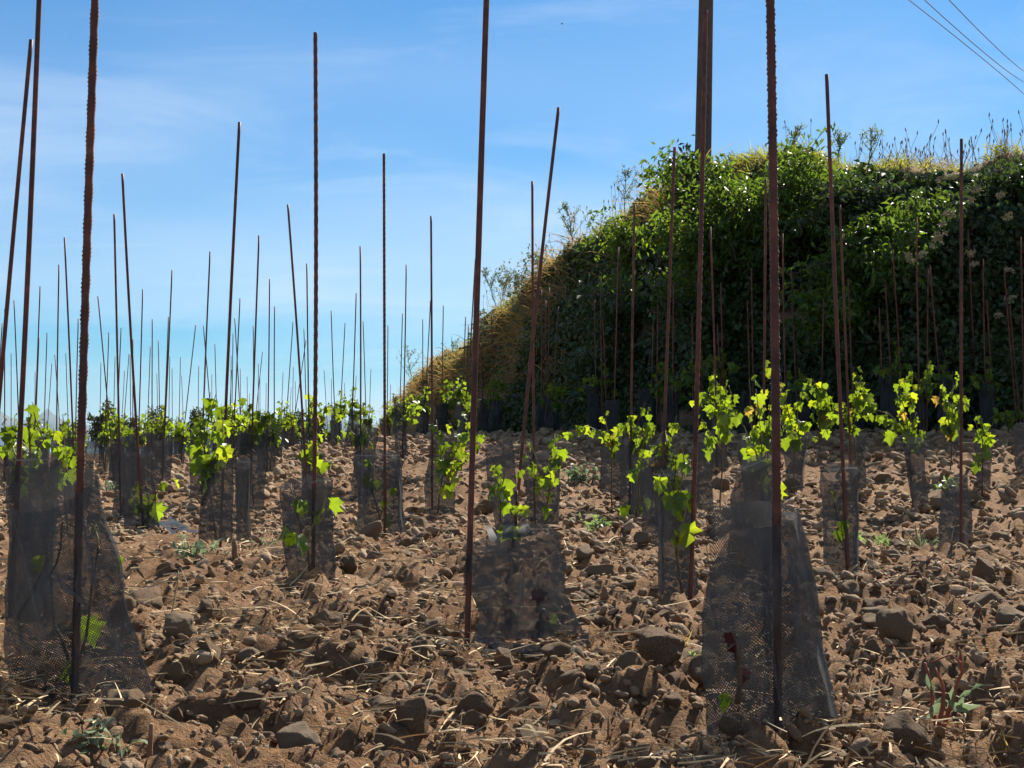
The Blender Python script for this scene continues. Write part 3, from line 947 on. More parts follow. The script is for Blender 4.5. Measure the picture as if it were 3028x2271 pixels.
for rows, where in ((SKY_FAR, 'among thin far ones against the sky'), (BANK_FAR, 'among thin far ones before the bank')):
    rows = sorted(rows)
    for i, (tx, ty, lx, ly) in enumerate(rows):
        d = stake_depth(tx, ty, lx, ly)
        if where.endswith('bank'):                       # keep the foot in front of the bank
            x = (tx - PW / 2) / FPX * d
            while bank_sd(np.array([x]), np.array([d]))[0][0] > -0.35: d -= 0.1; x = (tx - PW / 2) / FPX * d
        base, top, d = build_stake(tx, ty, lx, ly, d)
        rad_ = 0.0062 if d < 14 else 0.0068
        me, o0 = rebar_mesh(base, top, rad_, 0, d)
        o = obj('rebar_stake', me, None); o.location = o0
        tag(o, f'{lean_word(tx, ty, lx, ly)} stake, {ordinal(i + 1)} from left {where}', 'stake', G_ST)
        kind = 'sky' if 'sky' in where else 'bank'
        STAKES.append((base, top, d, f'the {ordinal(i + 1)} thin far stake from the left {"against the sky" if kind == "sky" else "before the bank"}', kind))


# ------------------------------------------------------------------ netting sleeves (vine guards)
def guard(name, c, label, thick=0.32, seed=0, skew=0.0, hem=True, wrinkle=1.0, group='black netting sleeves round the young vines', mat=None, jag=0.006, dip=None):
    """c: four 3-D corners TL, TR, BL, BR of the sleeve's outline.  A lens-shaped open sleeve with front and back sheet."""
    r = np.random.default_rng(1000 + seed)
    TL, TR, BL, BR = [np.asarray(q, float) for q in c]
    root = empty(name, ((BL + BR) / 2).tolist())
    tag(root, label, 'vine guard', group)
    o0 = (BL + BR) / 2
    nt, nth = 22, 23
    t = np.linspace(0, 1, nt)
    H = np.linalg.norm((TL + TR - BL - BR) / 2)
    Lc = BL + (TL - BL) * t[:, None]; Rc = BR + (TR - BR) * t[:, None]
    wid = np.linalg.norm(Rc - Lc, axis=1)
    Lc = Lc + np.array([1, 0, 0]) * (fbm(t * 2.2, t * 0, 1.0, 3, seed % 9) * 0.16 * wid)[:, None] * wrinkle
    Rc = Rc + np.array([1, 0, 0]) * (fbm(t * 2.2, t * 0 + 5, 1.0, 3, seed % 7) * 0.16 * wid)[:, None] * wrinkle
    mid = (Lc + Rc) / 2; half = (Rc - Lc) / 2
    b = thick * 0.45 * wid * (0.55 + 0.45 * np.sin(t * 2.6 + seed) ** 2)
    rim = []
    for nm, th in (('front_sheet', np.linspace(math.pi, 2 * math.pi, nth)), ('back_sheet', np.linspace(0, math.pi, nth))):
        cs, sn = np.cos(th), np.sin(th)
        cs = np.sign(cs) * np.abs(cs) ** 0.85
        pos = mid[:, None] + half[:, None] * cs[None, :, None]
        w2 = fbm(th[None] * 1.3 + np.zeros((nt, 1)), t[:, None] * 2.6 + np.zeros((1, nth)), 1.0, 3, seed % 11 + 2)
        w3 = np.sin(th[None] * 6 + seed + t[:, None] * 2.2 + 1.5 * w2) * 0.16 + 0.5 * fbm(th[None] * 4 + np.zeros((nt, 1)), t[:, None] * 6 + np.zeros((1, nth)), 1.0, 2, seed % 13)
        dep = sn[None] * (1 + (w2 * 1.2 + w3) * wrinkle) * b[:, None]
        pos = pos + np.array([0, 1.0, 0]) * dep[..., None]
        up = fbm(th * 1.4, th * 0, 1.0, 3, seed % 5 + 3) * jag * 2 + skew * sn * 0.02
        pos = pos + np.array([0, 0, 1.0]) * (t[:, None] ** 3 * up[None])[..., None]
        if dip and nm == 'front_sheet':
            uu = np.linspace(0, 1, nth)
            pos = pos - np.array([0, 0, 1.0]) * (t[:, None] ** 2.5 * (dip[0] * np.exp(-((uu - dip[1]) / dip[2]) ** 2))[None])[..., None]
        if True:
            rim.append(pos[-1])
        u = np.concatenate([[0], np.cumsum(np.linalg.norm(np.diff(pos[nt // 2], axis=0), axis=1))])
        uv = np.stack([np.broadcast_to(u[None], (nt, nth)), np.broadcast_to((t * H)[:, None], (nt, nth))], -1).reshape(-1, 2)
        i = np.arange(nt - 1)[:, None] * nth + np.arange(nth - 1)[None]
        f = np.stack([i, i + 1, i + nth + 1, i + nth], -1).reshape(-1, 4)
        me = np_mesh(nm, pos.reshape(-1, 3) - o0, f, True, uv=uv)
        obj(nm, me, mat or M_MESH, root)
    if hem:
        for q, nm in ((rim[0], 'front_hem'), (rim[1], 'back_hem')):
            tube(nm, q - o0, 0.0009 * max(1.0, abs(o0[1]) / 6.5), M_HEM, root, 4)
    return root


def px4(TL, TR, BL, BR, d):
    return [P(*TL, d), P(*TR, d), P(*BL, d), P(*BR, d)]


GUARDS = [
    ((5, 1453), (292, 1400), (62, 2185), (455, 2040), 2.64, 'tallest black netting sleeve at the left edge, its right lower corner flared out', 0.38),
    ((30, 1358), (176, 1352), (20, 1820), (160, 1830), 4.1, 'netting sleeve half hidden behind the tallest left one, squared top', 0.3),
    ((598, 1346), (684, 1352), (588, 1592), (690, 1604), 6.1, 'netting sleeve under the leafiest left vine, wide at its foot', 0.35),
    ((694, 1362), (742, 1366), (700, 1625), (742, 1628), 6.35, 'narrow pale edged netting sleeve standing just right of the leafiest left vine', 0.35),
    ((814, 1441), (976, 1415), (868, 1735), (990, 1748), 4.79, 'baggy netting sleeve around the tall vertical ribbed stake, bulging at the right', 0.34),
    ((892, 1355), (958, 1338), (900, 1545), (955, 1550), 8.3, 'netting sleeve seen over the top of the baggy sleeve', 0.3),
    ((1050, 1345), (1180, 1345), (1056, 1612), (1206, 1606), 6.84, 'netting sleeve at the second ribbed stake, pale grey on its right half', 0.6),
    ((1275, 1290), (1362, 1282), (1252, 1520), (1345, 1522), 8.7, 'netting sleeve left of the thick centre stake, with leafy vine on top', 0.3),
    ((1368, 1628), (1642, 1562), (1402, 1902), (1736, 1872), 3.4, 'low wide torn netting at the thick centre stake, ragged top', 0.12),
    ((2070, 1530), (2350, 1512), (2116, 2238), (2476, 2112), 2.39, 'biggest netting sleeve in front on the right, slit open at its top', 0.42),
    ((1945, 1402), (2062, 1398), (1945, 1792), (2062, 1796), 4.56, 'tall straight netting sleeve just left of the biggest right one', 0.3),
    ((2165, 1392), (2300, 1340), (2150, 1680), (2290, 1690), 5.3, 'netting sleeve seen behind the mouth of the biggest right one', 0.3),
    ((2421, 1386), (2538, 1382), (2440, 1704), (2537, 1700), 5.3, 'square see-through netting sleeve with single leaves inside, right of the biggest one', 0.36),
    ((2665, 1305), (2730, 1300), (2705, 1505), (2747, 1505), 8.2, 'funnel shaped pale netting sleeve narrowing downwards', 0.35),
    ((2787, 1440), (2862, 1404), (2773, 1655), (2892, 1668), 6.5, 'netting sleeve at the rightmost tall stake with a flap flying at its foot', 0.3),
    ((2880, 1290), (2938, 1288), (2890, 1446), (2930, 1456), 9.0, 'netting sleeve with one leaf inside, right of the rightmost tall stake', 0.32),
    ((2994, 1262), (3050, 1260), (3008, 1425), (3060, 1425), 9.3, 'netting sleeve cut by the right edge of the field', 0.32),
    ((2316, 1290), (2390, 1288), (2320, 1440), (2372, 1452), 9.4, 'double walled netting sleeve just right of the thick ribbed right stake', 0.32),
    ((2510, 1292), (2556, 1285), (2512, 1440), (2560, 1445), 9.0, 'dark netting sleeve with a torn pale flap sticking out at its right', 0.3),
    ((1550, 1345), (1656, 1350), (1560, 1565), (1652, 1570), 7.5, 'netting sleeve with a straight pale rod like right edge, right of centre', 0.3),
    ((1775, 1290), (1862, 1308), (1775, 1452), (1850, 1462), 9.2, 'dark netting sleeve under the low arching vine right of centre', 0.3),
    ((1866, 1360), (1935, 1365), (1866, 1588), (1930, 1590), 8.1, 'netting sleeve left of the tall straight one, leaves inside', 0.3),
    ((2058, 1300), (2108, 1300), (2064, 1505), (2112, 1512), 8.6, 'narrow netting sleeve right of the stake before the utility pole', 0.3),
]
FOLDS = {3: (.016, 1), 6: (.05, 1), 9: (.04, 1), 10: (.022, -1), 12: (.014, 1), 13: (.018, -1), 17: (.03, 1), 19: (.016, 1), 22: (.02, -1)}
for i, (a, b_, c_, d_, dep, lab, th) in enumerate(GUARDS):
    g = guard('vine_guard', px4(a, b_, c_, d_, dep), lab, th, seed=i, skew=1.0, wrinkle=0.9, hem=False, dip=(.075, .14, .16) if i == 9 else (.03, .4, .3) if i % 3 == 0 else None)
    if dep < 7:       # creases and stitched top edge of the near sleeves, in the painted sunlit grey
        TLv, TRv, BLv, BRv = [np.array(q) for q in px4(a, b_, c_, d_, dep)]
        r7 = np.random.default_rng(40 + i); fwd = 0.55 * th * np.linalg.norm(TRv - TLv)
        def on_sheet(u, t_):
            p_ = (BLv * (1 - u) + BRv * u) * (1 - t_) + (TLv * (1 - u) + TRv * u) * t_
            return p_ - np.array([0, fwd * math.sin(math.pi * min(1, max(0, u))) + .006, 0])
        lines = [('top_seam', [(q, 1 - .006) for q in np.linspace(.03, .97, 12)], .0022)]
        for c9 in range(4):
            u0 = r7.uniform(.1, .9); u1 = u0 + r7.normal() * .18; t0 = r7.uniform(.0, .45); t1 = r7.uniform(.6, .98)
            lines.append(('crease', [(float(np.clip(u0 + (u1 - u0) * q + .02 * math.sin(q * 7 + c9), .02, .98)), t0 + (t1 - t0) * q) for q in np.linspace(0, 1, 10)], r7.uniform(.003, .008)))
        for nm9, uv9, w9 in lines:
            if nm9 == 'top_seam' and i in (0, 8, 9): continue
            c = np.array([on_sheet(u, t_) for u, t_ in uv9]); m9 = len(c)
            off = np.array([0, 0, 1.0]) if nm9 == 'top_seam' else np.array([1.0, 0, 0.15])
            ww = w9 * (np.ones(m9) if nm9 == 'top_seam' else np.sin(np.linspace(.15, 3.0, m9)))
            vv = np.concatenate([c - off * ww[:, None], c - np.array([0, .004, 0]), c + off * ww[:, None]])
            ff = np.array([[k + r * m9, k + 1 + r * m9, k + 1 + (r + 1) * m9, k + (r + 1) * m9] for r in range(2) for k in range(m9 - 1)])
            uvv = np.stack([np.repeat([0, w9, 2 * w9], m9), np.tile(np.linspace(0, .3, m9), 3)], 1)
            obj(nm9, np_mesh(nm9, vv - np.array(g.location), ff, True, uv=uvv), M_FOLD, g)
    if i in FOLDS:    # doubled edge of the sheet, folded over; its sunlit paleness is put into the colour
        w_, side = FOLDS[i]
        A, B = (np.array(P(*b_, dep)), np.array(P(*d_, dep))) if side > 0 else (np.array(P(*a, dep)), np.array(P(*c_, dep)))
        nn, mm = 18, 7; tt = np.linspace(0, 1, nn); r9 = np.random.default_rng(i)
        edge = A + (B - A) * tt[:, None] + np.array([1.0, 0, 0]) * (fbm(tt * 3, tt * 0, 1, 3, i % 8) * .25 * w_)[:, None]
        ww = w_ * (0.75 + 0.6 * fbm(tt * 2.5, tt * 0 + 3, 1, 3, i % 5)) * (0.55 + 0.45 * np.sin(.5 + tt * 2.3))
        gv = []
        for q in range(mm):
            e_ = q / (mm - 1)
            gv.append(edge - np.array([side, 0, 0]) * (ww * e_)[:, None] - np.array([0, 1.0, 0]) * (0.018 * math.sin(math.pi * min(1, e_ + .15)) * (w_ / .03) + .004 + .006 * fbm(tt * 7, tt * 0 + e_ * 2, 1, 2, i % 4))[:, None])
        gv = np.array(gv).reshape(-1, 3)
        gi = np.arange(mm - 1)[:, None] * nn + np.arange(nn - 1)[None]
        gf = np.stack([gi, gi + 1, gi + nn + 1, gi + nn], -1).reshape(-1, 4)
        guv = np.stack([np.repeat(np.linspace(0, w_, mm), nn), np.tile(tt * .45, mm)], 1)
        obj('folded_edge', np_mesh('folded_edge', gv - np.array(g.location), gf, True, uv=guv), M_FOLD, g)
    if i == 8:        # pale ragged strips standing out of the torn top, and the pale lip below
        for q, (p0, p1, w_) in enumerate((((1430, 1525), (1462, 1600), .012), ((1500, 1520), (1512, 1590), .028), ((1540, 1518), (1556, 1585), .024))):
            A, B = P(*p0, 3.42), P(*p1, 3.4)
            tt = np.linspace(0, 1, 6)[:, None]
            c = np.array(A)[None] * (1 - tt) + np.array(B)[None] * tt
            c[:, 1] += 0.012 * np.sin(tt[:, 0] * 5)
            s = np.array([w_ * 0.5, 0.006, 0.002])
            vv = np.concatenate([c - s * (0.5 + tt), c + s * (0.5 + tt)])
            ff = np.array([[k, k + 1, k + 7, k + 6] for k in range(5)])
            uv = np.stack([np.repeat([0, w_], 6), np.tile(np.linspace(0, 0.06, 6), 2)], 1)
            obj('torn_strip', np_mesh('torn_strip', vv - np.array(g.location), ff, True, uv=uv), M_SCRAP, g)
        c = np.array([P(x, y, 3.32) for x, y in ((1410, 1868), (1470, 1892), (1540, 1905), (1620, 1905), (1700, 1890), (1740, 1872))])
        vv = np.concatenate([c, c + np.array([0, -0.02, -0.018])])
        ff = np.array([[k, k + 1, k + 7, k + 6] for k in range(5)])
        uv = np.stack([np.tile(np.linspace(0, .25, 6), 2), np.repeat([0, .03], 6)], 1)
        obj('bottom_lip', np_mesh('bottom_lip', vv - np.array(g.location), ff, True, uv=uv), M_SCRAP, g)
    if i in (14, 18):  # flying flap
        pts = (((2872, 1600), (2905, 1660), (2868, 1668)) if i == 14 else ((2532, 1295), (2566, 1345), (2552, 1360)))
        A, B, C = [np.array(P(*q, dep - 0.03)) for q in pts]
        vv = []
        for u_ in np.linspace(0, 1, 6):
            for w_ in np.linspace(0, 1, 4):
                p = A * (1 - u_) + (B * (1 - w_) + C * w_) * u_
                vv.append(p + np.array([0, 0.02 * math.sin(u_ * 5 + w_ * 3), 0]))
        ff = np.array([[r_ * 4 + c_2, r_ * 4 + c_2 + 1, r_ * 4 + c_2 + 5, r_ * 4 + c_2 + 4] for r_ in range(5) for c_2 in range(3)])
        uv = np.array([[w_ * .05, u_ * .08] for u_ in np.linspace(0, 1, 6) for w_ in np.linspace(0, 1, 4)])
        obj('loose_flap', np_mesh('loose_flap', np.array(vv) - np.array(g.location), ff, True, uv=uv), M_SCRAP, g)


# ------------------------------------------------------------------ grapevines
def leaf_mesh(seed):
    r = np.random.default_rng(seed)
    # lobed vine leaf in the XY plane, petiole at the origin, tip along +Y, about one unit long
    ang = [-150, -128, -108, -88, -62, -40, -20, 0, 20, 40, 62, 88, 108, 128, 150]
    rad_ = [0.30, 0.46, 0.40, 0.55, 0.40, 0.58, 0.50, 0.72, 0.50, 0.58, 0.40, 0.55, 0.40, 0.46, 0.30]
    v = [(0, 0.30, 0.05), (0, 0.0, 0.0)]
    for a, q in zip(ang, rad_):
        q *= r.uniform(0.88, 1.12)
        x, y = math.sin(R(a)) * q, 0.30 + math.cos(R(a)) * q
        z = (-0.75 if seed % 2 else 0.55) * (x * x) + 0.10 * math.sin(a * 0.09 + seed * 2) - 0.32 * max(0, y - 0.45) ** 1.3 + r.normal() * 0.035
        v.append((x, y, z))
    n = len(ang)
    f = [(0, 2 + k + 1, 2 + k) for k in range(n - 1)] + [(0, 2, 1), (0, 1, 1 + n)]
    me = bpy.data.meshes.new('vine_leaf'); me.from_pydata(v, [], f)
    me.polygons.foreach_set('use_smooth', np.ones(len(f), dtype=bool))
    return me


LEAVES = [leaf_mesh(s) for s in range(5)]
for m_ in LEAVES: m_.materials.append(M_VINE)
LEAF_RED = leaf_mesh(8); LEAF_RED.materials.append(M_REDLEAF)
LEAF_DRY = leaf_mesh(9); LEAF_DRY.materials.append(M_DRYLEAF)


def place_leaf(root, o0, p, size, me=None, r=None):
    r = r or random
    o = bpy.data.objects.new('leaf', me or LEAVES[r.randrange(5)])
    link(o, root)
    q = Quaternion((0, 0, 1), r.uniform(0, 6.283)) @ Quaternion((1, 0, 0), -R(r.uniform(45, 110))) @ Quaternion((0, 1, 0), r.uniform(-0.6, 0.6))
    o.rotation_mode = 'QUATERNION'; o.rotation_quaternion = q
    o.location = Vector(p) - Vector(o0)
    s = size * r.uniform(0.75, 1.25)
    o.scale = (s, s, s)
    return o


G_V = 'young grapevines planted at the stakes'


def vine(label, base, shoots, leaf_size, per_m, individual=True, seed=0, special=()):
    """shoots: lists of 3-D points; leaves hang along them"""
    r = random.Random(seed); nr = np.random.default_rng(seed)
    root = empty('grapevine', tuple(base)); o0 = np.array(base)
    tag(root, label, 'grapevine', G_V)
    cloud = []
    for k, s in enumerate(shoots):
        s = np.array([tuple(q) for q in s], float)
        pts = [s[0]]
        for a, b in zip(s[:-1], s[1:]):
            pts += list(wig(a, b, 5, 0.004, nr)[1:])
        pts = np.array(pts)
        so = tube('stem' if k == 0 else 'shoot', pts - o0, np.linspace(0.0048 if k == 0 else 0.003, 0.0014, len(pts)) * max(1, o0[1] / 9), M_STEM if k == 0 else M_SHOOT, root, 5)
        seg = np.linalg.norm(np.diff(pts, axis=0), axis=1); cum = np.concatenate([[0], np.cumsum(seg)])
        t0 = cum[-1] * (0.55 if k == 0 and len(shoots) > 1 else 0.04)
        m = max(1, int((cum[-1] - t0) * per_m))
        for q in range(m):
            u = t0 + (cum[-1] - t0) * (q + r.random()) / m
            p = np.array([np.interp(u, cum, pts[:, c]) for c in range(3)])
            p = p + nr.normal(size=3) * np.array([0.022, 0.022, 0.012])
            tip = u / cum[-1]
            sz = leaf_size * (1.1 - 0.45 * tip)
            if individual:
                place_leaf(so, o0, p, sz, LEAF_DRY if r.random() < 0.015 else None, r)
            else:
                cloud.append((p, sz))
    for p, sz, me in special:
        place_leaf(root, o0, np.array(p), sz, me, r)
    if cloud:
        pts = np.array([c[0] for c in cloud]); sz = np.array([c[1] for c in cloud])
        pts = np.repeat(pts, 3, axis=0) + nr.normal(size=(len(pts) * 3, 3)) * 0.02
        v, f, t = leaf_cloud(pts, np.repeat(sz, 3) * 0.95, aspect=0.85, hang=1.0, r=nr)
        o = obj('foliage', np_mesh('foliage', v - o0, f, True, tint=t), M_VINEFAR, root)
    return root


def sh(d, *pts):
    return [P(x, y, d) for x, y in pts]


VINES = [
    # label, depth, foot pixel, shoots (pixels), leaf size, leaves per metre
    ('grapevine inside the tallest left netting, few leaves showing through', 2.66, (235, 2050), [[(235, 2050), (160, 1850), (150, 1700), (185, 1545)], [(230, 2000), (270, 1750), (290, 1600), (275, 1540)]], .055, 14),
    ('leafy grapevine at the left edge behind the smooth stakes, rising above its netting', 4.3, (100, 1800), [[(100, 1800), (90, 1500), (85, 1250), (95, 1190)], [(90, 1450), (40, 1330), (20, 1290)], [(90, 1400), (130, 1300), (100, 1220)], [(95, 1350), (15, 1260), (10, 1230)]], .066, 24),
    ('grapevine with hanging tip leaves in front of the distant round tree', 6.4, (205, 1660), [[(205, 1660), (195, 1450), (190, 1280), (185, 1225)], [(195, 1400), (230, 1310), (225, 1270)], [(195, 1380), (155, 1300), (160, 1260)]], .075, 32),
    ('low bare grapevine with bright leaves on the left leaning stake without netting', 7.3, (436, 1590), [[(436, 1590), (440, 1480), (430, 1420)], [(438, 1500), (480, 1430), (505, 1420)], [(436, 1500), (405, 1450), (400, 1425)], [(438, 1560), (445, 1535)]], .085, 30),
    ('leafiest grapevine left of centre, large leaves spilling over its netting', 6.1, (640, 1640), [[(640, 1640), (620, 1450), (605, 1260), (640, 1160)], [(615, 1380), (580, 1270), (585, 1240)], [(615, 1380), (660, 1290), (655, 1195)], [(615, 1400), (600, 1330), (560, 1300)], [(620, 1400), (650, 1350), (640, 1310)]], .088, 36),
    ('low grapevine with three bright leaves on the baggy netting', 4.75, (925, 1730), [[(925, 1730), (900, 1600), (870, 1480), (862, 1430)], [(910, 1600), (945, 1520), (962, 1420)], [(910, 1580), (880, 1510)]], .078, 20),
    ('grapevine in the netting of the second ribbed stake, leaves on its left', 6.8, (1135, 1600), [[(1135, 1600), (1110, 1480), (1090, 1400), (1105, 1345)], [(1120, 1560), (1140, 1500), (1125, 1440)]], .07, 34),
    ('leafy grapevine just left of the thick centre stake', 8.6, (1290, 1535), [[(1290, 1535), (1310, 1400), (1370, 1290), (1385, 1190)], [(1310, 1400), (1300, 1300), (1290, 1240)], [(1320, 1380), (1345, 1290), (1330, 1250)], [(1330, 1380), (1400, 1310), (1425, 1270)], [(1300, 1450), (1370, 1350)]], .085, 34),
    ('bright leaf cluster just right of the thick centre stake', 5.6, (1478, 1670), [[(1478, 1670), (1480, 1500), (1465, 1370)], [(1478, 1450), (1500, 1390), (1520, 1375)], [(1478, 1440), (1455, 1385)], [(1480, 1580), (1545, 1500), (1530, 1450)]], .085, 28),
    ('grapevine in the pale edged sleeve crossed by the leaning stake', 7.4, (1610, 1570), [[(1610, 1570), (1625, 1450), (1630, 1360), (1625, 1290)], [(1625, 1400), (1650, 1330), (1640, 1290)], [(1620, 1500), (1590, 1440)], [(1610, 1420), (1565, 1300)]], .075, 34),
    ('low arching grapevine spreading sideways right of centre', 9.0, (1810, 1500), [[(1810, 1500), (1810, 1330), (1790, 1240), (1800, 1215)], [(1810, 1300), (1740, 1260), (1660, 1290)], [(1810, 1300), (1850, 1250), (1870, 1290)]], .075, 44),
    ('grapevine with bright leaves on the sleeve left of the tall straight one', 7.9, (1885, 1590), [[(1885, 1590), (1890, 1420), (1880, 1300), (1910, 1285)], [(1890, 1400), (1920, 1340), (1925, 1320)], [(1888, 1500), (1915, 1460)], [(1886, 1540), (1875, 1470)]], .08, 36),
    ('grapevine with the brightest yellow green leaves before the utility pole stake', 4.5, (2020, 1770), [[(2020, 1770), (2000, 1600), (1990, 1450), (2005, 1340)], [(2000, 1480), (1960, 1400), (1955, 1385)], [(2000, 1470), (2020, 1390), (2015, 1310)], [(2005, 1600), (2030, 1500), (2030, 1460)]], .078, 24),
    ('tall drooping grapevine right of the utility pole stake', 8.3, (2130, 1520), [[(2130, 1520), (2135, 1350), (2145, 1180), (2150, 1120)], [(2135, 1280), (2110, 1190), (2090, 1210)], [(2140, 1250), (2165, 1170), (2155, 1140)], [(2135, 1330), (2085, 1260), (2075, 1240)]], .085, 36),
    ('tall grapevine with hanging leaves left of the thick ribbed right stake', 6.0, (2255, 1660), [[(2255, 1660), (2250, 1450), (2220, 1250), (2215, 1120)], [(2245, 1400), (2200, 1260), (2190, 1240)], [(2250, 1420), (2255, 1280), (2235, 1150)], [(2250, 1440), (2275, 1370), (2278, 1300)]], .082, 30),
    ('leafy grapevine just right of the thick ribbed right stake', 9.0, (2350, 1460), [[(2350, 1460), (2350, 1300), (2320, 1180), (2310, 1110)], [(2350, 1300), (2360, 1200), (2375, 1150)], [(2350, 1300), (2375, 1250), (2380, 1270)], [(2350, 1280), (2315, 1220)]], .085, 40),
    ('tall arching grapevine midway along the dark bank foot', 11.0, (2425, 1390), [[(2425, 1390), (2425, 1250), (2410, 1130), (2375, 1120)], [(2425, 1250), (2450, 1180), (2465, 1250)], [(2425, 1220), (2430, 1130), (2450, 1190)], [(2430, 1240), (2495, 1190), (2510, 1240)]], .085, 44),
    ('small grapevine with pale leaves inside the square see-through sleeve', 5.3, (2510, 1690), [[(2510, 1690), (2500, 1600), (2470, 1500), (2465, 1455)], [(2500, 1600), (2490, 1500)]], .06, 18),
    ('tall grapevine over the funnel shaped sleeve, pointed top', 8.4, (2700, 1500), [[(2700, 1500), (2690, 1300), (2665, 1180), (2660, 1100)], [(2690, 1300), (2625, 1220), (2590, 1215)], [(2690, 1280), (2690, 1200), (2675, 1130)], [(2695, 1330), (2725, 1270), (2735, 1280)], [(2690, 1300), (2710, 1220)]], .088, 40),
    ('tall leafy grapevine left of the rightmost tall stake', 9.6, (2810, 1440), [[(2810, 1440), (2815, 1280), (2815, 1150), (2818, 1100)], [(2815, 1270), (2775, 1180), (2790, 1130)], [(2815, 1260), (2845, 1160), (2850, 1180)], [(2815, 1280), (2830, 1220)]], .088, 44),
    ('low bush of grapevine leaves right of the rightmost tall stake', 8.8, (2905, 1470), [[(2905, 1470), (2905, 1300), (2900, 1230)], [(2905, 1300), (2880, 1240)], [(2905, 1320), (2930, 1260), (2935, 1250)], [(2905, 1380), (2915, 1340)]], .085, 34),
    ('spreading grapevine at the right edge under the bank', 11.5, (2985, 1380), [[(2985, 1380), (2980, 1250), (2940, 1205)], [(2980, 1250), (3010, 1200), (3030, 1230)], [(2980, 1240), (2970, 1200)], [(2950, 1225), (2925, 1240)]], .08, 44),
    ('small vine with a leaf in the sleeve of the rightmost tall stake', 6.5, (2830, 1650), [[(2830, 1650), (2822, 1600), (2825, 1570)]], .07, 16),
]
for i, (lab, d, foot, shoots, ls, pm) in enumerate(VINES):
    special = []
    fb = P(*foot, d)
    shp = [[P(x, y, d + 0.05 * math.sin(i * 3 + k * 2 + q * 1.3)) for q, (x, y) in enumerate(s)] for k, s in enumerate(shoots)]
    vine(lab, fb, shp, ls * 0.92, pm * 0.82, True, 50 + i, special)
# the withered little vine in the biggest right netting
vine('withered vine with dark red leaf inside the biggest right netting', P(2180, 2080, 2.36), [[P(2180, 2080, 2.36), P(2185, 1960, 2.36), P(2165, 1870, 2.36)]], .03, 6, True, 90,
     [(P(2158, 1870, 2.36), .026, LEAF_RED), (P(2180, 1900, 2.37), .032, LEAF_RED), (P(2200, 1975, 2.37), .02, LEAF_RED)])
vine('withered reddish vine inside the low torn netting', P(1600, 1840, 3.42), [[P(1600, 1840, 3.42), P(1598, 1780, 3.42), P(1590, 1720, 3.42)]], .03, 5, True, 91,
     [(P(1596, 1740, 3.41), .035, LEAF_RED), (P(1602, 1800, 3.41), .04, LEAF_RED)])

# guards and vines at the stakes further off
taken = [np.array(P(*g_[2], g_[4]))[:2] for g_ in GUARDS]
vtaken = [np.array(P(*v_[2], v_[1]))[:2] for v_ in VINES]
cnt = 0
for base, top, d, foot, kind in STAKES:
    if foot is None or d < 5.5: continue
    rr = random.Random(int(d * 1000) + cnt); cnt += 1
    x, y = float(base[0]), float(base[1]); g0 = gz(x, y)
    near_g = any(np.hypot(x - q[0], y - q[1]) < 0.32 for q in taken)
    near_v = any(np.hypot(x - q[0], y - q[1]) < 0.32 for q in vtaken)
    far_n = d > 13.5
    if not near_g and not (kind == 'main' and abs(d - 7.4) < .1):
        w = rr.uniform(0.055, 0.085); h = rr.uniform(0.38, 0.52); l_ = rr.uniform(-0.06, 0.06)
        c = [Vector((x - w + l_, y, g0 + h)), Vector((x + w + l_, y, g0 + h + rr.uniform(-.03, .03))), Vector((x - w * rr.uniform(.8, 1.3), y, g0 - 0.02)), Vector((x + w * rr.uniform(.8, 1.3), y, g0 - 0.02))]
        guard('vine_guard', c, 'black netting sleeve at ' + foot, rr.uniform(0.3, 0.5), seed=60 + cnt, hem=False)
        taken.append(np.array([x, y]))
    if not near_v and rr.random() < 0.86:
        hh = rr.uniform(0.56, 0.86)
        b0 = Vector((x + 0.03, y + 0.02, g0))
        sh_ = [[b0, b0 + Vector((rr.uniform(-.03, .03), 0, hh * .6)), b0 + Vector((rr.uniform(-.06, .06), rr.uniform(-.05, .05), hh))]]
        for q in range(rr.choice((2, 3, 3))):
            z0 = hh * rr.uniform(.5, .75); dx = rr.uniform(-.14, .14)
            sh_.append([b0 + Vector((0, 0, z0)), b0 + Vector((dx, rr.uniform(-.08, .08), z0 + rr.uniform(.05, .14))), b0 + Vector((dx * 1.6, rr.uniform(-.1, .1), z0 + rr.uniform(-.06, .1)))])
        vine('leafy grapevine at ' + foot, b0, sh_, 0.076, 31 if not far_n else 26, not far_n, 300 + cnt)
        vtaken.append(np.array([x, y]))

# ------------------------------------------------------------------ torn pale netting scraps on the soil
def scrap(label, pix, lift, seed):
    r = np.random.default_rng(seed)
    row0 = [hit(x, y) for x, y in pix[0]]; row1 = [hit(x, y) for x, y in pix[1]]
    n, m = 14, 6
    t = np.linspace(0, 1, len(row0)); tt = np.linspace(0, 1, n)
    A = np.array([[np.interp(u, t, [q[c] for q in row0]) for c in range(3)] for u in tt])
    B = np.array([[np.interp(u, t, [q[c] for q in row1]) for c in range(3)] for u in tt])
    v = []
    for k in range(m):
        s = k / (m - 1)
        p = A * (1 - s) + B * s
        z = ground_z(p[:, 0], p[:, 1]) + 0.012 + lift * math.sin(math.pi * (0.15 + 0.7 * s)) * (0.5 + fbm(tt * 5, tt * 0 + s * 3, 1, 3, seed)) + 0.012
        v.append(np.stack([p[:, 0], p[:, 1], z], 1))
    v = np.array(v).reshape(-1, 3)
    i = np.arange(m - 1)[:, None] * n + np.arange(n - 1)[None]
    f = np.stack([i, i + 1, i + n + 1, i + n], -1).reshape(-1, 4)
    uv = np.stack([np.tile(tt * .3, m), np.repeat(np.linspace(0, .12, m), n)], 1)
    o = obj('netting_scrap', np_mesh('netting_scrap', v, f, True, uv=uv), M_SCRAP)
    tag(o, label, 'netting', 'torn pieces of netting on the soil')


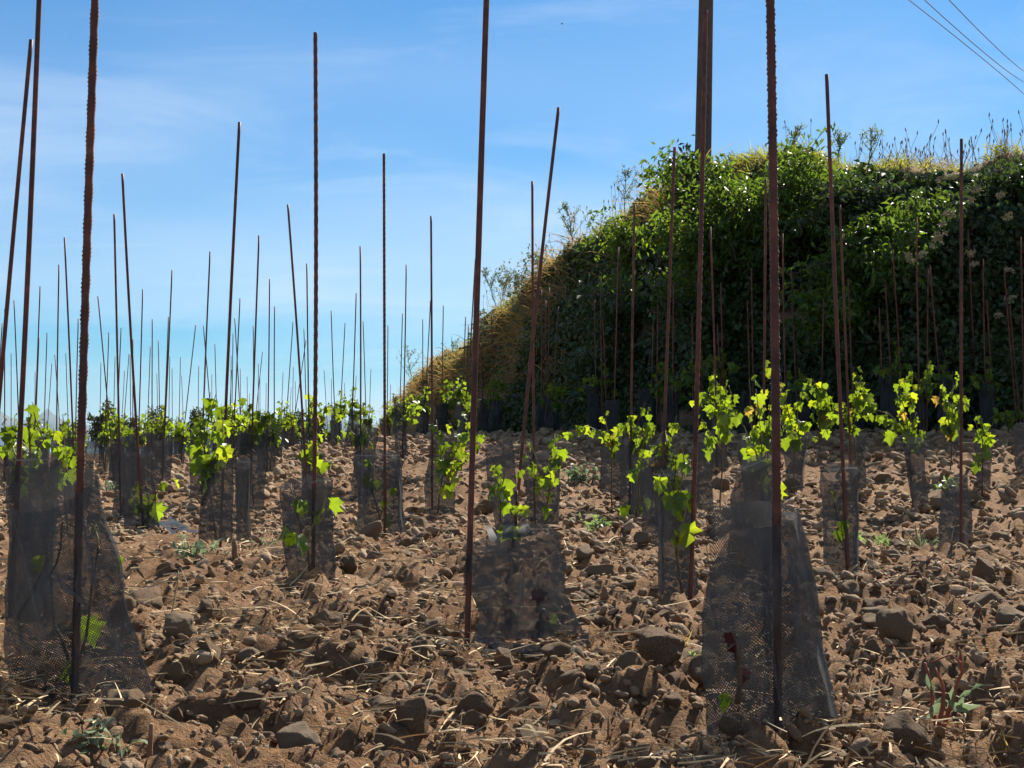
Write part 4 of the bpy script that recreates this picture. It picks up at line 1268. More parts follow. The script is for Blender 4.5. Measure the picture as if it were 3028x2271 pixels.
scrap('pale grey torn netting lying flat beside the left leaning stake', [[(315, 1530), (400, 1535), (480, 1530), (590, 1598)], [(330, 1552), (420, 1590), (500, 1600), (600, 1606)]], 0.035, 3)
scrap('strip of pale netting lying at the foot of the biggest right netting', [[(2370, 2150), (2440, 2180), (2510, 2190), (2590, 2215)], [(2400, 2200), (2450, 2215), (2520, 2240), (2600, 2245)]], 0.008, 4)

# ------------------------------------------------------------------ dry stems, straws and weeds one can point to
STEMS = [
    ((700, 2268), (708, 2175), .0058, 'thick brown broken stub standing at the bottom, left of the domed rock'),
    ((945, 2135), (944, 2020), .0042, 'thin brown stub standing before the flat soil covered rock'),
    ((900, 2170), (897, 2090), .0032, 'short dark stub just left of the thin brown stub'),
    ((433, 1950), (427, 1862), .0034, 'brown stub standing beside the right edge of the tallest left netting'),
    ((450, 2200), (455, 2080), .0032, 'brown twig standing behind the green weed'),
    ((430, 2260), (448, 2140), .0044, 'crooked brown stalk leaning right next to the green weed'),
    ((697, 1690), (693, 1600), .0055, 'dark stub standing in straw below the narrow pale edged sleeve'),
    ((1195, 2150), (1194, 2090), .0022, 'tiny pale stub beside the cracked rock'),
    ((2612, 2190), (2600, 2110), .0034, 'brown stub left of the black domed boulder'),
    ((2516, 2150), (2500, 2080), .0034, 'leaning brown twig right of the biggest netting foot'),
    ((2535, 1710), (2533, 1660), .0055, 'brown stub at the foot of the square see-through sleeve'),
    ((2690, 1800), (2660, 1740), .0036, 'dark twig leaning left above the yellowish topped rock'),
    ((2345, 2260), (2310, 2165), .0022, 'pale straw stem leaning left under the biggest netting'),
    ((1780, 2240), (1800, 2120), .0020, 'thin straw bending over the flat foreground earth'),
]
for a, b_, rad_, lab in STEMS:
    p = hit(*a); q = P(*b_, p.y)
    pts = wig(np.array(p) - np.array([0, 0, .02]), np.array(q), 7, 0.0025)
    tag(tube('dead_stub', pts, np.linspace(rad_ * 1.1, rad_ * 0.8, 7) * (p.y / 2.2), M_STALK, None, 7), lab, 'stem', 'dry stubs standing in the soil')
STRAWS = [
    (((1605, 2048), (1712, 1988)), .0036, 'straight golden straw lying on bare soil below the low torn netting'),
    (((495, 1882), (520, 1780), (530, 1700)), .0034, 'long straw leaning up right of the tallest left netting'),
    (((560, 1868), (620, 1820), (632, 1800)), .0032, 'bleached forked root pointing up among the left straw'),
    (((632, 1880), (628, 1830), (632, 1800), (610, 1772)), .0032, 'curled bleached root next to the forked one'),
    (((1400, 1945), (1460, 1942), (1510, 1930)), .0040, 'pale flattened stem at the foot of the thick centre stake'),
    (((1480, 1930), (1440, 1900), (1510, 1920), (1560, 1905)), .0022, 'branching grey twig lying in front of the low torn netting'),
    (((1210, 2010), (1230, 1960), (1245, 1942)), .0020, 'thin pale twig leaning on the upright rounded rock'),
    (((2430, 1735), (2500, 1705), (2535, 1680)), .0050, 'slanting dry stem lying before the square see-through sleeve'),
    (((2750, 1808), (2745, 1720)), .0040, 'short upright pale straw right of the yellowish topped rock'),
    (((1900, 1925), (1960, 1960), (2010, 1985)), .0030, 'long pale straw slanting down above the largest pale boulder'),
    (((2200, 2140), (2300, 2080), (2430, 1980)), .0045, 'dry stem lying across the foot of the biggest right netting'),
    (((150, 1850), (200, 1950), (260, 1990), (360, 2030), (410, 2080)), .0050, 'long twisted brown branch across the foot of the tallest left netting'),
]
for pix, rad_, lab in STRAWS:
    ps = [hit(*pix[0])]
    for q in pix[1:]:
        h_ = hit(*q)
        ps.append(h_ if abs(h_.y - ps[0].y) < 0.45 else P(*q, ps[0].y + 0.05))
    pts = []
    for a, b_ in zip(ps[:-1], ps[1:]):
        pts += list(wig(a, b_, 5, 0.002))[:-1]
    pts.append(np.array(ps[-1])); pts = np.array(pts) + np.array([0, -0.01, 0.012])
    brown = 'brown' in lab or 'grey twig' in lab
    tag(tube('dry_straw', pts, np.linspace(rad_, rad_ * .5, len(pts)) * 0.6 * (ps[0].y / 2.6), M_STALK if brown else M_STRAW, None, 5), lab, 'straw', 'single straws and twigs on the soil')


def weed(label, px, py, w, h, n, mat, ls, name='weed', group='small weeds growing between the stones', stems=7, upright=0.6, stem_mat=None, grass=False):
    p = hit(px, py); s = p.y / FPX
    nr = np.random.default_rng(int(px * 7 + py))
    root = empty(name, tuple(p)); tag(root, label, 'weed', group)
    W, H = w * s / 2, h * s
    tips = []
    for k in range(stems):
        a = nr.uniform(0, 6.28); q = nr.uniform(0.2, 1)
        tip = np.array([math.cos(a) * W * q, math.sin(a) * W * q * 0.7, H * nr.uniform(0.55, 1.0) * (1.1 - 0.35 * q)])
        pts = wig(np.array([0, 0, -0.01]), tip, 6, H * 0.03, nr)
        tube('stem', pts, np.linspace(.0018, .0008, 6) * (p.y / 2.2), stem_mat or M_SHOOT, root, 5)
        tips.append(pts)
    if grass:
        b = np.zeros((n, 3)) + nr.normal(size=(n, 3)) * [W * .35, W * .3, 0.0]
        d = unit(nr.normal(size=(n, 3)) * [1, 1, .3] + [0, 0, 1.1])
        v, f, t = ribbons(b, d, nr.uniform(.5, 1.1, n) * H, np.full(n, ls * .12), nr.uniform(.1, .6, n), nr)
        obj('leaves', np_mesh('leaves', v, f, False, tint=t), mat, root)
    else:
        allp = np.concatenate([t[1:] for t in tips])
        pt = allp[nr.integers(0, len(allp), n)] + nr.normal(size=(n, 3)) * ls * 0.35
        v, f, t = leaf_cloud(pt, nr.uniform(.6, 1.2, n) * ls, (0, -.2, .9), 0.45, 0.5, 0.2, nr)
        obj('leaves', np_mesh('leaves', v, f, True, tint=t), mat, root)
    return root


weed('pale green leafy weed in front of the tallest left netting foot', 290, 2266, 220, 115, 190, M_MUG, .022, stems=11)
weed('small bright green seedling left of the biggest right netting', 2068, 1995, 70, 66, 34, M_WEED, .022, stems=4)
weed('tiny green sprout left of the low torn netting', 1304, 1690, 30, 24, 14, M_WEED, .03, stems=3)
weed('low green sprout near the foot of the baggy netting', 1036, 1665, 30, 20, 14, M_WEED, .035, stems=3)
weed('matted grey green weed among straw under the leafiest left vine', 570, 1680, 220, 80, 260, M_MUG, .035, stems=14)
weed('matted grey green weed left of the baggy netting', 770, 1650, 130, 60, 150, M_MUG, .035, stems=10)
weed('pale green weed patch beyond the square see-through sleeve', 2590, 1632, 120, 50, 130, M_WEED, .035, stems=9)
weed('grassy tuft between the square sleeve and the rightmost tall stake', 2730, 1625, 120, 80, 60, M_MUG, .04, stems=6, grass=True)
weed('pale weed beside the funnel shaped sleeve', 2800, 1470, 70, 60, 70, M_WEED, .05, stems=6)
weed('faded grass tuft beyond the low torn netting top corner', 1760, 1585, 130, 62, 110, M_WEED, .045, stems=8)
weed('bright weed patch on cobbles under the low arching vine', 1715, 1440, 110, 66, 120, M_MUG, .06, stems=8)
weed('weed with dry stems beside the baggy netting right foot', 1300, 1640, 70, 50, 40, M_DRYG, .05, stems=4, grass=True)
weed('dry orange grass tuft at the foot of the flapping netting', 2900, 1665, 80, 46, 70, M_DRYG, .04, stems=3, grass=True)
weed('dry pale grass tuft right of the low torn netting', 1990, 1915, 130, 80, 55, M_DRYG, .024, stems=4, grass=True)
weed('dry straw tuft in the bottom right corner', 2960, 2240, 150, 110, 60, M_DRYG, .02, stems=3, grass=True)
weed('dry straw tuft under the biggest right netting at the bottom edge', 2310, 2268, 120, 120, 40, M_DRYG, .018, stems=3, grass=True)
weed('wispy green weed on the left between stake and fallen netting', 335, 1470, 60, 60, 50, M_MUG, .06, stems=6)
weed('dead curled weed at the left edge by the tallest netting', 40, 2200, 70, 90, 18, M_DRYG, .02, stems=4, grass=True)
# the dry red-stemmed plant bottom right
p = hit(2770, 2165)
root = empty('dry_plant', tuple(p)); tag(root, 'dry dock like plant with thick red brown stems and shrivelled grey green leaves', 'plant')
o0 = np.array(p)
for k, pix in enumerate([((2770, 2160), (2755, 2040), (2735, 1960)), ((2785, 2160), (2820, 2060), (2845, 1990), (2842, 1930)), ((2775, 2150), (2790, 2040), (2765, 1975)), ((2842, 1960), (2815, 1935), (2750, 1960)), ((2842, 1950), (2835, 1915))]):
    pts = []
    w3 = [np.array(P(x, y, p.y - 0.01 * k)) for x, y in pix]
    for a, b_ in zip(w3[:-1], w3[1:]): pts += list(wig(a, b_, 5, .0012))[:-1]
    pts.append(w3[-1])
    tube('stem', np.array(pts) - o0, np.linspace(.005, .0025, len(pts)) * (0.85 if k < 3 else 0.5), plain('red_stalk', (0.17, 0.035, 0.02), (0.32, 0.11, 0.05), 40, 0.7) if k == 0 else bpy.data.materials['red_stalk'], root, 6)
for pix, s in (((2790, 2070), .05), ((2750, 2010), .028), ((2868, 2030), .03), ((2775, 2150), .03), ((2800, 2030), .03)):
    pt = np.array(P(*pix, p.y - .02))[None] - o0
    v, f, t = leaf_cloud(np.repeat(pt, 3, 0) + rng.normal(size=(3, 3)) * .008, np.full(3, s), (0, -1, .3), .5, .35, 2.5)
    obj('shrivelled_leaf', np_mesh('shrivelled_leaf', v, f, True, tint=t), M_MUG, root)

# ------------------------------------------------------------------ bank vegetation
def on_bank(n, s0, s1, t0, t1, r):
    """points on the bank's face: s along the foot line (index), t up the face; returns points and outward normals"""
    s = r.uniform(s0, s1, n); i = np.clip(s.astype(int), 0, len(BANK) - 2); u = (s - i)[:, None]
    q = BANK[i] * (1 - u) + BANK[i + 1] * u
    dv = BANK[i + 1, :2] - BANK[i, :2]; nm = unit(np.stack([dv[:, 1], -dv[:, 0]], 1))
    t = r.uniform(t0, t1, n)
    x = q[:, 0] + nm[:, 0] * t * q[:, 3]; y = q[:, 1] + nm[:, 1] * t * q[:, 3]
    z = terrain_z(x, y)
    # spread evenly over the height of a steep face
    out = np.stack([-nm[:, 0] * 0.85, -nm[:, 1] * 0.85, np.full(n, 0.5)], 1)
    return np.stack([x, y, z], 1), out


def cover(name, n, s0, s1, t0, t1, size, lift, mat, label, aspect=0.7, seed=0, clump=1.6, thr=-0.1, hang=1.0):
    r = np.random.default_rng(seed)
    p, out = on_bank(n, s0, s1, t0, t1, r)
    c = fbm(p[:, 0] + p[:, 1] * .6, p[:, 2] * 1.3, clump, 3, seed)
    k = c > thr
    p, out, c = p[k], out[k], c[k]
    p = p + out * (np.clip(c - thr, 0, .7) * lift * 1.4 * r.random(len(p)) + 0.02)[:, None] + r.normal(size=p.shape) * .025
    v, f, t = leaf_cloud(p, r.uniform(.6, 1.25, len(p)) * size, out, 0.55, aspect, hang, r)
    o = obj(name, np_mesh(name, v, f, True, tint=t), mat)
    tag(o, label, 'ground cover', kind='stuff')
    return o


cover('ivy_cover', 78000, 1.0, 6.4, 0.0, 0.92, .075, .22, M_IVY, 'dark ivy covering the shaded face of the bank', seed=7, thr=-.3)
cover('low_growth', 15000, 5.3, 10.5, 0.0, 1.1, .075, .2, M_IVY, 'sparse leafy growth on the low end of the bank', seed=9, thr=-.06)


def grass_cover(name, n, s0, s1, t0, t1, L, w, mat, label, seed, up=0.9, droop=(0.2, 0.9), thr=-.3):
    r = np.random.default_rng(seed)
    p, out = on_bank(n, s0, s1, t0, t1, r)
    c = fbm(p[:, 0] + p[:, 1] * .6, p[:, 2] * 1.3, 1.5, 3, seed)
    p, out = p[c > thr], out[c > thr]; m = len(p)
    d = unit(r.normal(size=(m, 3)) * [.6, .6, .4] + out * 0.7 + np.array([0, 0, up]))
    v, f, t = ribbons(p, d, r.uniform(.45, 1.2, m) * L, r.uniform(.6, 1.3, m) * w, r.uniform(*droop, m), r, 4)
    tag(obj(name, np_mesh(name, v, f, False, tint=t), mat), label, 'grass', kind='stuff')


grass_cover('crest_grass', 21000, 0.4, 8.5, 0.66, 1.5, .28, .012, M_GREENG, 'yellow green grass matting the crest of the bank', 8)
grass_cover('dry_crest_grass', 900, 0.4, 6.4, 0.8, 1.3, .22, .010, M_PALEG, 'dry grass mixed into the crest of the bank', 18)
grass_cover('dry_slope_grass', 6500, 4.9, 10.8, 0.0, 1.3, .42, .013, M_DRYG, 'brown dry grass lying on the low end of the bank', 28, up=.9, droop=(.3, 1.2), thr=-.02)


def shrub(label, px, py, w, h, n, leaf, mat, aspect=0.38, seed=0, depth=0.5, lobes=9, name='shrub', group='shrubs growing on the bank', off=0.25, hang=1.3):
    """branching shrub: boughs fan out from its foot, leaf sprays sit along the twigs"""
    r = np.random.default_rng(seed)
    foot = hit(px, min(py + h * 0.40, 1180)); s = foot.y / FPX
    c = np.array(hit(px, py)); c[1] = min(c[1], foot.y + 0.6) - off
    c = np.array(P(px, py, c[1]))
    root = empty(name, tuple(foot)); tag(root, label, 'shrub', group); o0 = np.array(foot)
    W, H = w / 2 * c[1] / FPX, h / 2 * c[1] / FPX
    twigs = []; parts = []
    for k in range(lobes):
        a = r.uniform(0, 6.28); q = math.sqrt(r.uniform(0.05, 1))
        e = c + np.array([math.cos(a) * W * q, r.uniform(-1, .6) * depth * (1 - .5 * q), math.sin(a) * H * q])
        pts = wig(o0 + r.normal(size=3) * [.15, .05, .0], e, 9, 0.035, r)
        pts[:, 2] += np.sin(np.linspace(0, 3.14, 9)) * .1
        v, f, cp = tube_arrays(pts - o0, np.linspace(.018, .005, 9), 5); parts.append((v, f, np.zeros(len(v))))
        for m in range(7):
            b = pts[r.integers(4, 9)]
            d = r.normal(size=3) * [W * .30, depth * .35, H * .28] + (e - c) * .12
            tw = wig(b, b + d, 5, .02, r); twigs.append(tw)
            v, f, cp = tube_arrays(tw - o0, np.linspace(.006, .002, 5), 4); parts.append((v, f, np.zeros(len(v))))
    v, f, t = join(parts)
    obj('branches', np_mesh('branches', v, f, True), M_BARK, root)
    tw = np.concatenate([t_[1:] for t_ in twigs])
    g = tw[r.integers(0, len(tw), n // 4)] + r.normal(size=(n // 4, 3)) * .06
    pts = np.repeat(g, 4, 0) + r.normal(size=(n // 4 * 4, 3)) * leaf * .45
    v, f, t = leaf_cloud(pts, r.uniform(.6, 1.2, len(pts)) * leaf, (-.1, -.45, .75), 0.42, aspect, hang, r)
    obj('foliage', np_mesh('foliage', v - o0, f, True, tint=t), mat, root)
    return root


shrub('large glossy leaved elder shrub hanging over the bank at the utility pole', 2170, 660, 420, 400, 7600, .088, M_ELDER, seed=1, lobes=13, off=.75)
shrub('glossy shrub crowning the bank between pole and reddish leaning stake', 2330, 600, 340, 230, 4200, .086, M_ELDER, seed=2, lobes=10, off=.6)
shrub('elder bough reaching out leftwards over the bank edge in front of the pole', 2060, 530, 220, 160, 900, .105, M_ELDER, seed=3, lobes=6, depth=.3, off=.5)
shrub('bright green shrub lit in the middle of the bank right of the reddish stake', 2600, 720, 300, 240, 3800, .085, M_ELDER, seed=4, lobes=9, off=.9)
shrub('leafy shrub drooping below the bright green one, half in shade', 2530, 860, 330, 260, 2600, .09, M_ELDER, seed=5, lobes=9, off=.8)
shrub('shrub on the upper bank right of the reddish leaning stake', 2560, 640, 330, 170, 2400, .08, M_BRAMBLE, seed=6, lobes=8, off=.4, aspect=.5)
shrub('grey green climber with pale seed heads right of the rightmost tall stake', 2900, 740, 300, 440, 5200, .07, M_BRAMBLE, aspect=.6, seed=7, lobes=12)
shrub('dark climber mass low on the bank behind the rightmost tall stake', 2800, 980, 420, 330, 4200, .07, M_BRAMBLE, aspect=.6, seed=8, lobes=10)
shrub('dark shrub low on the bank left of the utility pole stake', 1850, 1000, 360, 360, 3600, .08, M_IVY, aspect=.6, seed=9, lobes=9)
shrub('yellow green shrub on the bank edge left of the utility pole', 1880, 760, 260, 220, 2600, .085, M_ELDER, seed=10, lobes=8)
shrub('dark shrub under the elder, in deep shade', 2150, 960, 380, 320, 3600, .08, M_IVY, aspect=.6, seed=11, lobes=9)
shrub('small shrub with light leaves at the left shoulder of the bank', 1590, 840, 120, 150, 900, .07, M_MUG, aspect=.5, seed=12, lobes=6)
shrub('small green shrub on the low left end of the bank', 1190, 1200, 90, 80, 700, .08, M_IVY, aspect=.6, seed=13, lobes=5)
shrub('small bush on the crest just right of the thick centre stake', 1450, 990, 110, 110, 800, .075, M_MUG, aspect=.5, seed=14, lobes=5)
shrub('climber trailing over the crest at the right edge of the bank', 2990, 590, 200, 180, 2000, .075, M_BRAMBLE, aspect=.6, seed=15, lobes=7, depth=.3)

# pale seed heads on the climber
SEEDS = [(2780, 530), (2815, 528), (2890, 560), (2870, 590), (2800, 630), (2812, 640), (2790, 660), (2770, 700), (2782, 705), (2760, 725), (2735, 745), (2720, 760),
         (2690, 750), (2700, 770), (2870, 750), (2880, 780), (2960, 580), (2980, 640), (2985, 800), (2990, 880), (2955, 930)]
for i, (x, y) in enumerate(SEEDS):
    p = hit(x, y); c = np.array(P(x, y, min(p.y, 12.9) - 0.62))
    r = np.random.default_rng(700 + i)
    n = 120
    cs_ = r.normal(size=(5, 3)) * [.018, .014, .013]
    pt = cs_[r.integers(0, 5, n)] + r.normal(size=(n, 3)).clip(-1.6, 1.6) * [.011, .010, .008]
    v, f, t = leaf_cloud(pt, r.uniform(.008, .017, n), None, 0, .9, 0, r)
    o = obj('seed_head', np_mesh('seed_head', v, f, False), M_FLUFF); o.location = c
    tag(o, f'pale fluffy seed cluster on the dark climber, {ordinal(i + 1)} from the top', 'flower', 'pale fluffy seed clusters on the climber')
srt = sorted([o for o in bpy.data.objects if o.name.startswith('seed_head')], key=lambda o: -o.location.z / o.location.y)
for i, o in enumerate(srt): o['label'] = f'pale fluffy seed cluster on the dark climber, {ordinal(i + 1)} from the top'


def tuft(label, px, py, n, length, width, mat, droop=(0.2, 0.9), up=0.7, spread=.12, out=0.3, name='dry_grass_tuft', group='dry grass tufts on the bank', seed=0):
    r = np.random.default_rng(seed + int(px))
    p = np.array(crest(px) if 'crest' in label else hit(px, py))
    b = r.normal(size=(n, 3)) * [spread, spread * .6, .02]
    b[:, 2] = terrain_z(p[0] + b[:, 0], p[1] + b[:, 1]) - p[2]
    b[:, 2] = np.clip(b[:, 2], -.5, .5)
    d = unit(r.normal(size=(n, 3)) * [.6, .4, .4] + np.array([-.1, -out, up]))
    v, f, t = ribbons(b, d, r.uniform(.5, 1.15, n) * length, r.uniform(.6, 1.3, n) * width, r.uniform(*droop, n), r, 5)
    o = obj(name, np_mesh(name, v, f, False, tint=t), mat); o.location = p
    tag(o, label, 'grass', group)
    return o


TUFTS = [
    (1630, 820, 260, .55, 'golden dry grass tuft glowing at the bank shoulder, the brightest one'),
    (1700, 780, 220, .5, 'golden dry grass tuft just right of the brightest one'),
    (1590, 900, 220, .5, 'straw coloured tuft hanging below the brightest golden one'),
    (1660, 930, 200, .55, 'brownish tuft hanging lowest under the golden shoulder'),
    (1530, 960, 200, .45, 'dry tuft on the slope crossed by the strongly leaning stake'),
    (1740, 700, 180, .42, 'yellow green tuft on the edge above the golden shoulder'),
    (1810, 690, 160, .4, 'green gold tuft beside the second stake left of the pole'),
    (2010, 560, 220, .55, 'tall dry golden tuft at the bank edge just left of the pole foot'),
    (1990, 620, 160, .45, 'short dry tuft below the tall golden one by the pole'),
    (1480, 1010, 200, .5, 'dry tuft between the thick centre stake and the leaning one'),
    (1420, 1100, 200, .5, 'brown fallen grass just behind the thick centre stake'),
    (1350, 1130, 220, .5, 'straw mat on the slope left of the thick centre stake'),
    (1300, 1170, 200, .45, 'straw mat lower on the slope beside the leafy centre vine'),
    (1240, 1180, 220, .45, 'golden tuft on the small hump of the low bank end'),
    (1180, 1230, 180, .35, 'lowest dry tuft at the far end of the bank'),
    (1560, 1060, 180, .55, 'shaded brown tuft hanging under the shoulder'),
    (1330, 1230, 180, .4, 'dry weeds at the slope foot behind the leafy centre vine'),
    (1120, 1265, 120, .3, 'thin dry tuft at the very tip of the bank end'),
    (2700, 470, 160, .4, 'dry crest grass left of the rightmost tall stake'),
    (2780, 470, 160, .4, 'dry pale crest grass beside the rightmost tall stake tip'),
    (2640, 480, 140, .38, 'dry crest grass above the bright green shrub'),
    (2800, 545, 120, .4, 'pale grass hanging just below the crest beside the rightmost tall stake'),
    (2950, 450, 140, .35, 'pale crest grass near the right end of the bank'),
]
for i, (x, y, n, L, lab) in enumerate(TUFTS):
    tuft(lab, x, y, int(n * 1.2) if 'crest' not in lab else 70, L * (1.3 if x < 2100 else 1), .011 if x < 1500 else .009, M_PALEG if 'crest' in lab else M_DRYG if 'green' not in lab else M_GREENG, seed=i, spread=.12 if 'crest' not in lab else .2)


def mugwort(label, tx, ty, bx, by, n, seed, name='mugwort'):
    r = np.random.default_rng(seed)
    p = crest(bx) if by < 1100 else hit(bx, by)
    top = np.array(P(tx, ty, p.y)); o0 = np.array(p); top = o0 + (top - o0) * max(1.0, (0.68 if tx < 1950 else 0.34) / max(.05, np.linalg.norm(top - o0)))
    root = empty(name, tuple(p)); tag(root, label, 'plant', 'tall feathery weeds on the bank crest')
    L = np.linalg.norm(top - o0)
    main = wig(np.zeros(3), top - o0, 10, .008, r)
    tube('stem', main, np.linspace(.008, .003, 10), M_MUG, root, 5)
    pts = [main[3:]]
    for k in range(n):
        u = r.uniform(.25, .9); b = np.array([np.interp(u, np.linspace(0, 1, 10), main[:, c]) for c in range(3)])
        a = r.uniform(0, 6.28); ln = L * (1 - u) * r.uniform(.5, .9) + .05
        e = b + np.array([math.cos(a) * .55, math.sin(a) * .4, .8]) * ln
        br = wig(b, e, 6, .006, r)
        tube('branch', br, np.linspace(.004, .002, 6), M_MUG, root, 4)
        pts.append(br[1:])
    allp = np.concatenate(pts); m = 22 * n
    q = allp[r.integers(0, len(allp), m)] + r.normal(size=(m, 3)) * .012
    v, f, t = leaf_cloud(q, r.uniform(.03, .065, m), None, 0, .25, -.8, r)
    obj('foliage', np_mesh('foliage', v, f, True, tint=t), M_MUG, root)


mugwort('tall feathery grey green weed against the sky right of the strongly leaning stake', 1676, 616, 1700, 800, 13, 1)
mugwort('feathery weed spike against the sky beside the second stake left of the pole', 1849, 584, 1852, 700, 8, 2)
mugwort('wide feathery weed against the sky just right of the thick centre stake', 1500, 790, 1480, 1000, 12, 3)
mugwort('thin feathery weed right of the thick centre stake, leaning left', 1441, 835, 1478, 1010, 8, 4)
mugwort('small thin weed standing alone on the low hump of the bank end', 1205, 1025, 1218, 1165, 7, 5)
mugwort('tall weed spike on the crest just right of the reddish leaning stake', 2574, 383, 2570, 480, 6, 6)
mugwort('feathery weed on the crest touching the reddish leaning stake', 2481, 390, 2484, 480, 7, 7)
mugwort('slanting weed on the crest just right of the thick ribbed right stake', 2345, 418, 2330, 480, 6, 8)
mugwort('thin weed spike left of the dry golden tuft by the pole', 1925, 595, 1935, 680, 6, 9)
mugwort('thin weed at the bank shoulder, lower left of the wide feathery one', 1340, 1035, 1350, 1130, 5, 10)

# bare sticks poking out of the growth
STICKS = [((2555, 600), (2640, 530), 'pale bare stick slanting up in the shrub right of the reddish stake'), ((2600, 540), (2660, 640), 'pale bare stick slanting down in the shrub right of the reddish stake'),
          ((1800, 860), (1900, 960), 'bare stick hanging under the yellow green shrub left of the pole'), ((1830, 900), (1990, 830), 'long bare stick crossing the bank left of the utility pole'),
          ((1640, 1010), (1700, 900), 'bare stick leaning in the shaded brown grass of the shoulder'), ((2080, 690), (2120, 740), 'short pale stick at the foot of the utility pole'),
          ((1720, 980), (1840, 1060), 'bare twig low on the bank before the dark shrub')]
for i, (a, b_, lab) in enumerate(STICKS):
    q = hit(*a); d_ = q.y - 0.45
    w3 = wig(np.array(P(*a, d_)), np.array(P(*b_, d_ - .1)), 9, .02, np.random.default_rng(i))
    tag(tube('bare_stick', w3, np.linspace(.009, .004, 9), M_STRAW if 'pale' in lab else M_STALK, None, 5), lab, 'stick', 'bare sticks in the bank growth')

# dry seed stalks along the crest
r = np.random.default_rng(77)
parts = []
for k in range(190):
    px = r.choice([r.uniform(2600, 3028), r.uniform(1400, 1960), r.uniform(2300, 2600)], p=[.48, .44, .08])
    p = np.array(crest(px)) + np.array([r.normal() * .1, r.normal() * .25, -.02])
    L = r.uniform(.10, .34) * (1.5 if px < 2000 else 1)
    tip = p + np.array([r.normal() * .08, r.normal() * .05, L])
    st_ = wig(p, tip, 5, .006, r)
    v, f, cp = tube_arrays(st_, np.full(5, .0019), 4); parts.append((v, f, np.full(len(v), r.random())))
    hd = wig(tip, tip + np.array([r.normal() * .008, 0, .045]), 4, .001, r)
    v, f, cp = tube_arrays(hd, np.array([.002, .007, .006, .0015]), 5); parts.append((v, f, np.full(len(v), r.random())))
v, f, t = join(parts)
tag(obj('seed_stalks', np_mesh('seed_stalks', v, f, False, tint=t), M_PALEG), 'thin dry grass stalks with seed heads along the bank crest', 'grass', kind='stuff')

# ------------------------------------------------------------------ utility pole and wires
PD = 16.6
px0, px1 = P(2088, 0, PD), P(2077, 560, PD)
zb = float(terrain_z(np.array([px1.x]), np.array([PD]))[0]) - 0.4
ax = (px0 - px1).normalized()
bot = px1 + ax * ((zb - px1.z) / ax.z); topp = px1 + ax * ((7.75 - px1.z) / ax.z)
root = empty('utility_pole', tuple(bot)); tag(root, 'weathered grey brown utility pole rising behind the elder shrub', 'pole')
n = 24
pts = np.array([np.array(bot) * (1 - u) + np.array(topp) * u for u in np.linspace(0, 1, n)]) - np.array(bot)
hgt = np.linspace(zb, 7.75, n)
tube('shaft', pts, np.interp(hgt, [2.5, 5.4, 7.8], [.103, .083, .07]), M_POLE, root, 20)
arm_z = 7.45
arm_c = np.array(px1 + ax * ((arm_z - px1.z) / ax.z))
adir = np.array([0.62, -0.78, 0.0])
def box_mesh(name, c, u, hx, hy, hz):
    u = unit(np.asarray(u, float)); w = np.array([-u[1], u[0], 0]); z = np.array([0, 0, 1.0])
    v = [c + u * hx * a + w * hy * b + z * hz * e for a in (-1, 1) for b in (-1, 1) for e in (-1, 1)]
    f = [(0, 1, 3, 2), (4, 6, 7, 5), (0, 4, 5, 1), (2, 3, 7, 6), (0, 2, 6, 4), (1, 5, 7, 3)]
    me = bpy.data.meshes.new(name); me.from_pydata([tuple(q) for q in v], [], f); return me
obj('crossarm', box_mesh('crossarm', arm_c - np.array(bot) + np.array([0, -.11, 0]), adir, .75, .04, .05), M_BARK, root)
ATT = []
for k, a in enumerate((-.65, 0.0, .65)):
    b0 = arm_c + adir * a + np.array([0, -.11, .05])
    tube('insulator', np.array([b0, b0 + [0, 0, .05], b0 + [0, 0, .09], b0 + [0, 0, .13], b0 + [0, 0, .15]]) - np.array(bot), np.array([.02, .05, .03, .045, .015]), M_CERAMIC, root, 10)
    ATT.append(b0 + np.array([0, 0, .15]))
# each wire passes two sighted points at chosen depths and sags on to a far pole outside the frame
WIRES = [((2691, 0), (2880, 155), (3028, 277), 'lowest power line crossing the upper right sky'),
         ((2737, 0), (2900, 148), (3028, 244), 'middle power line crossing the upper right sky'),
         ((2805, 0), (2920, 112), (3028, 213), 'highest power line crossing the upper right corner')]
for k, (a, m_, c, lab) in enumerate(WIRES):
    order_att = ATT[k]
    dA, dM, dC = 20.5, 24.5, 28.5
    ctrl = np.array([order_att, P(*a, dA), P(*m_, dM), P(*c, dC)])
    tt = np.array([0, .42, .72, 1.0])
    tt = np.concatenate([[0], np.cumsum(np.linalg.norm(np.diff(ctrl, axis=0), axis=1))]); tt = tt / tt[-1]
    u = np.linspace(0, 1.0, 40)
    pts = np.stack([np.polyval(np.polyfit(tt, ctrl[:, q], 2, w=[.6, 3, 3, 3]), u) for q in range(3)], 1)
    tail = pts[-1] - pts[-2]; tail = tail / np.linalg.norm(tail)
    ext = np.array([pts[-1] + tail * q + np.array([0, 0, .006 * q * q]) for q in (0.6, 1.2, 2, 3, 4.5, 6, 8, 10, 12, 14, 16, 18)])
    pts = np.concatenate([pts, ext])
    tag(tube('power_line', pts, .0068, M_WIRE, None, 5), lab, 'wire', 'power lines on the pole')

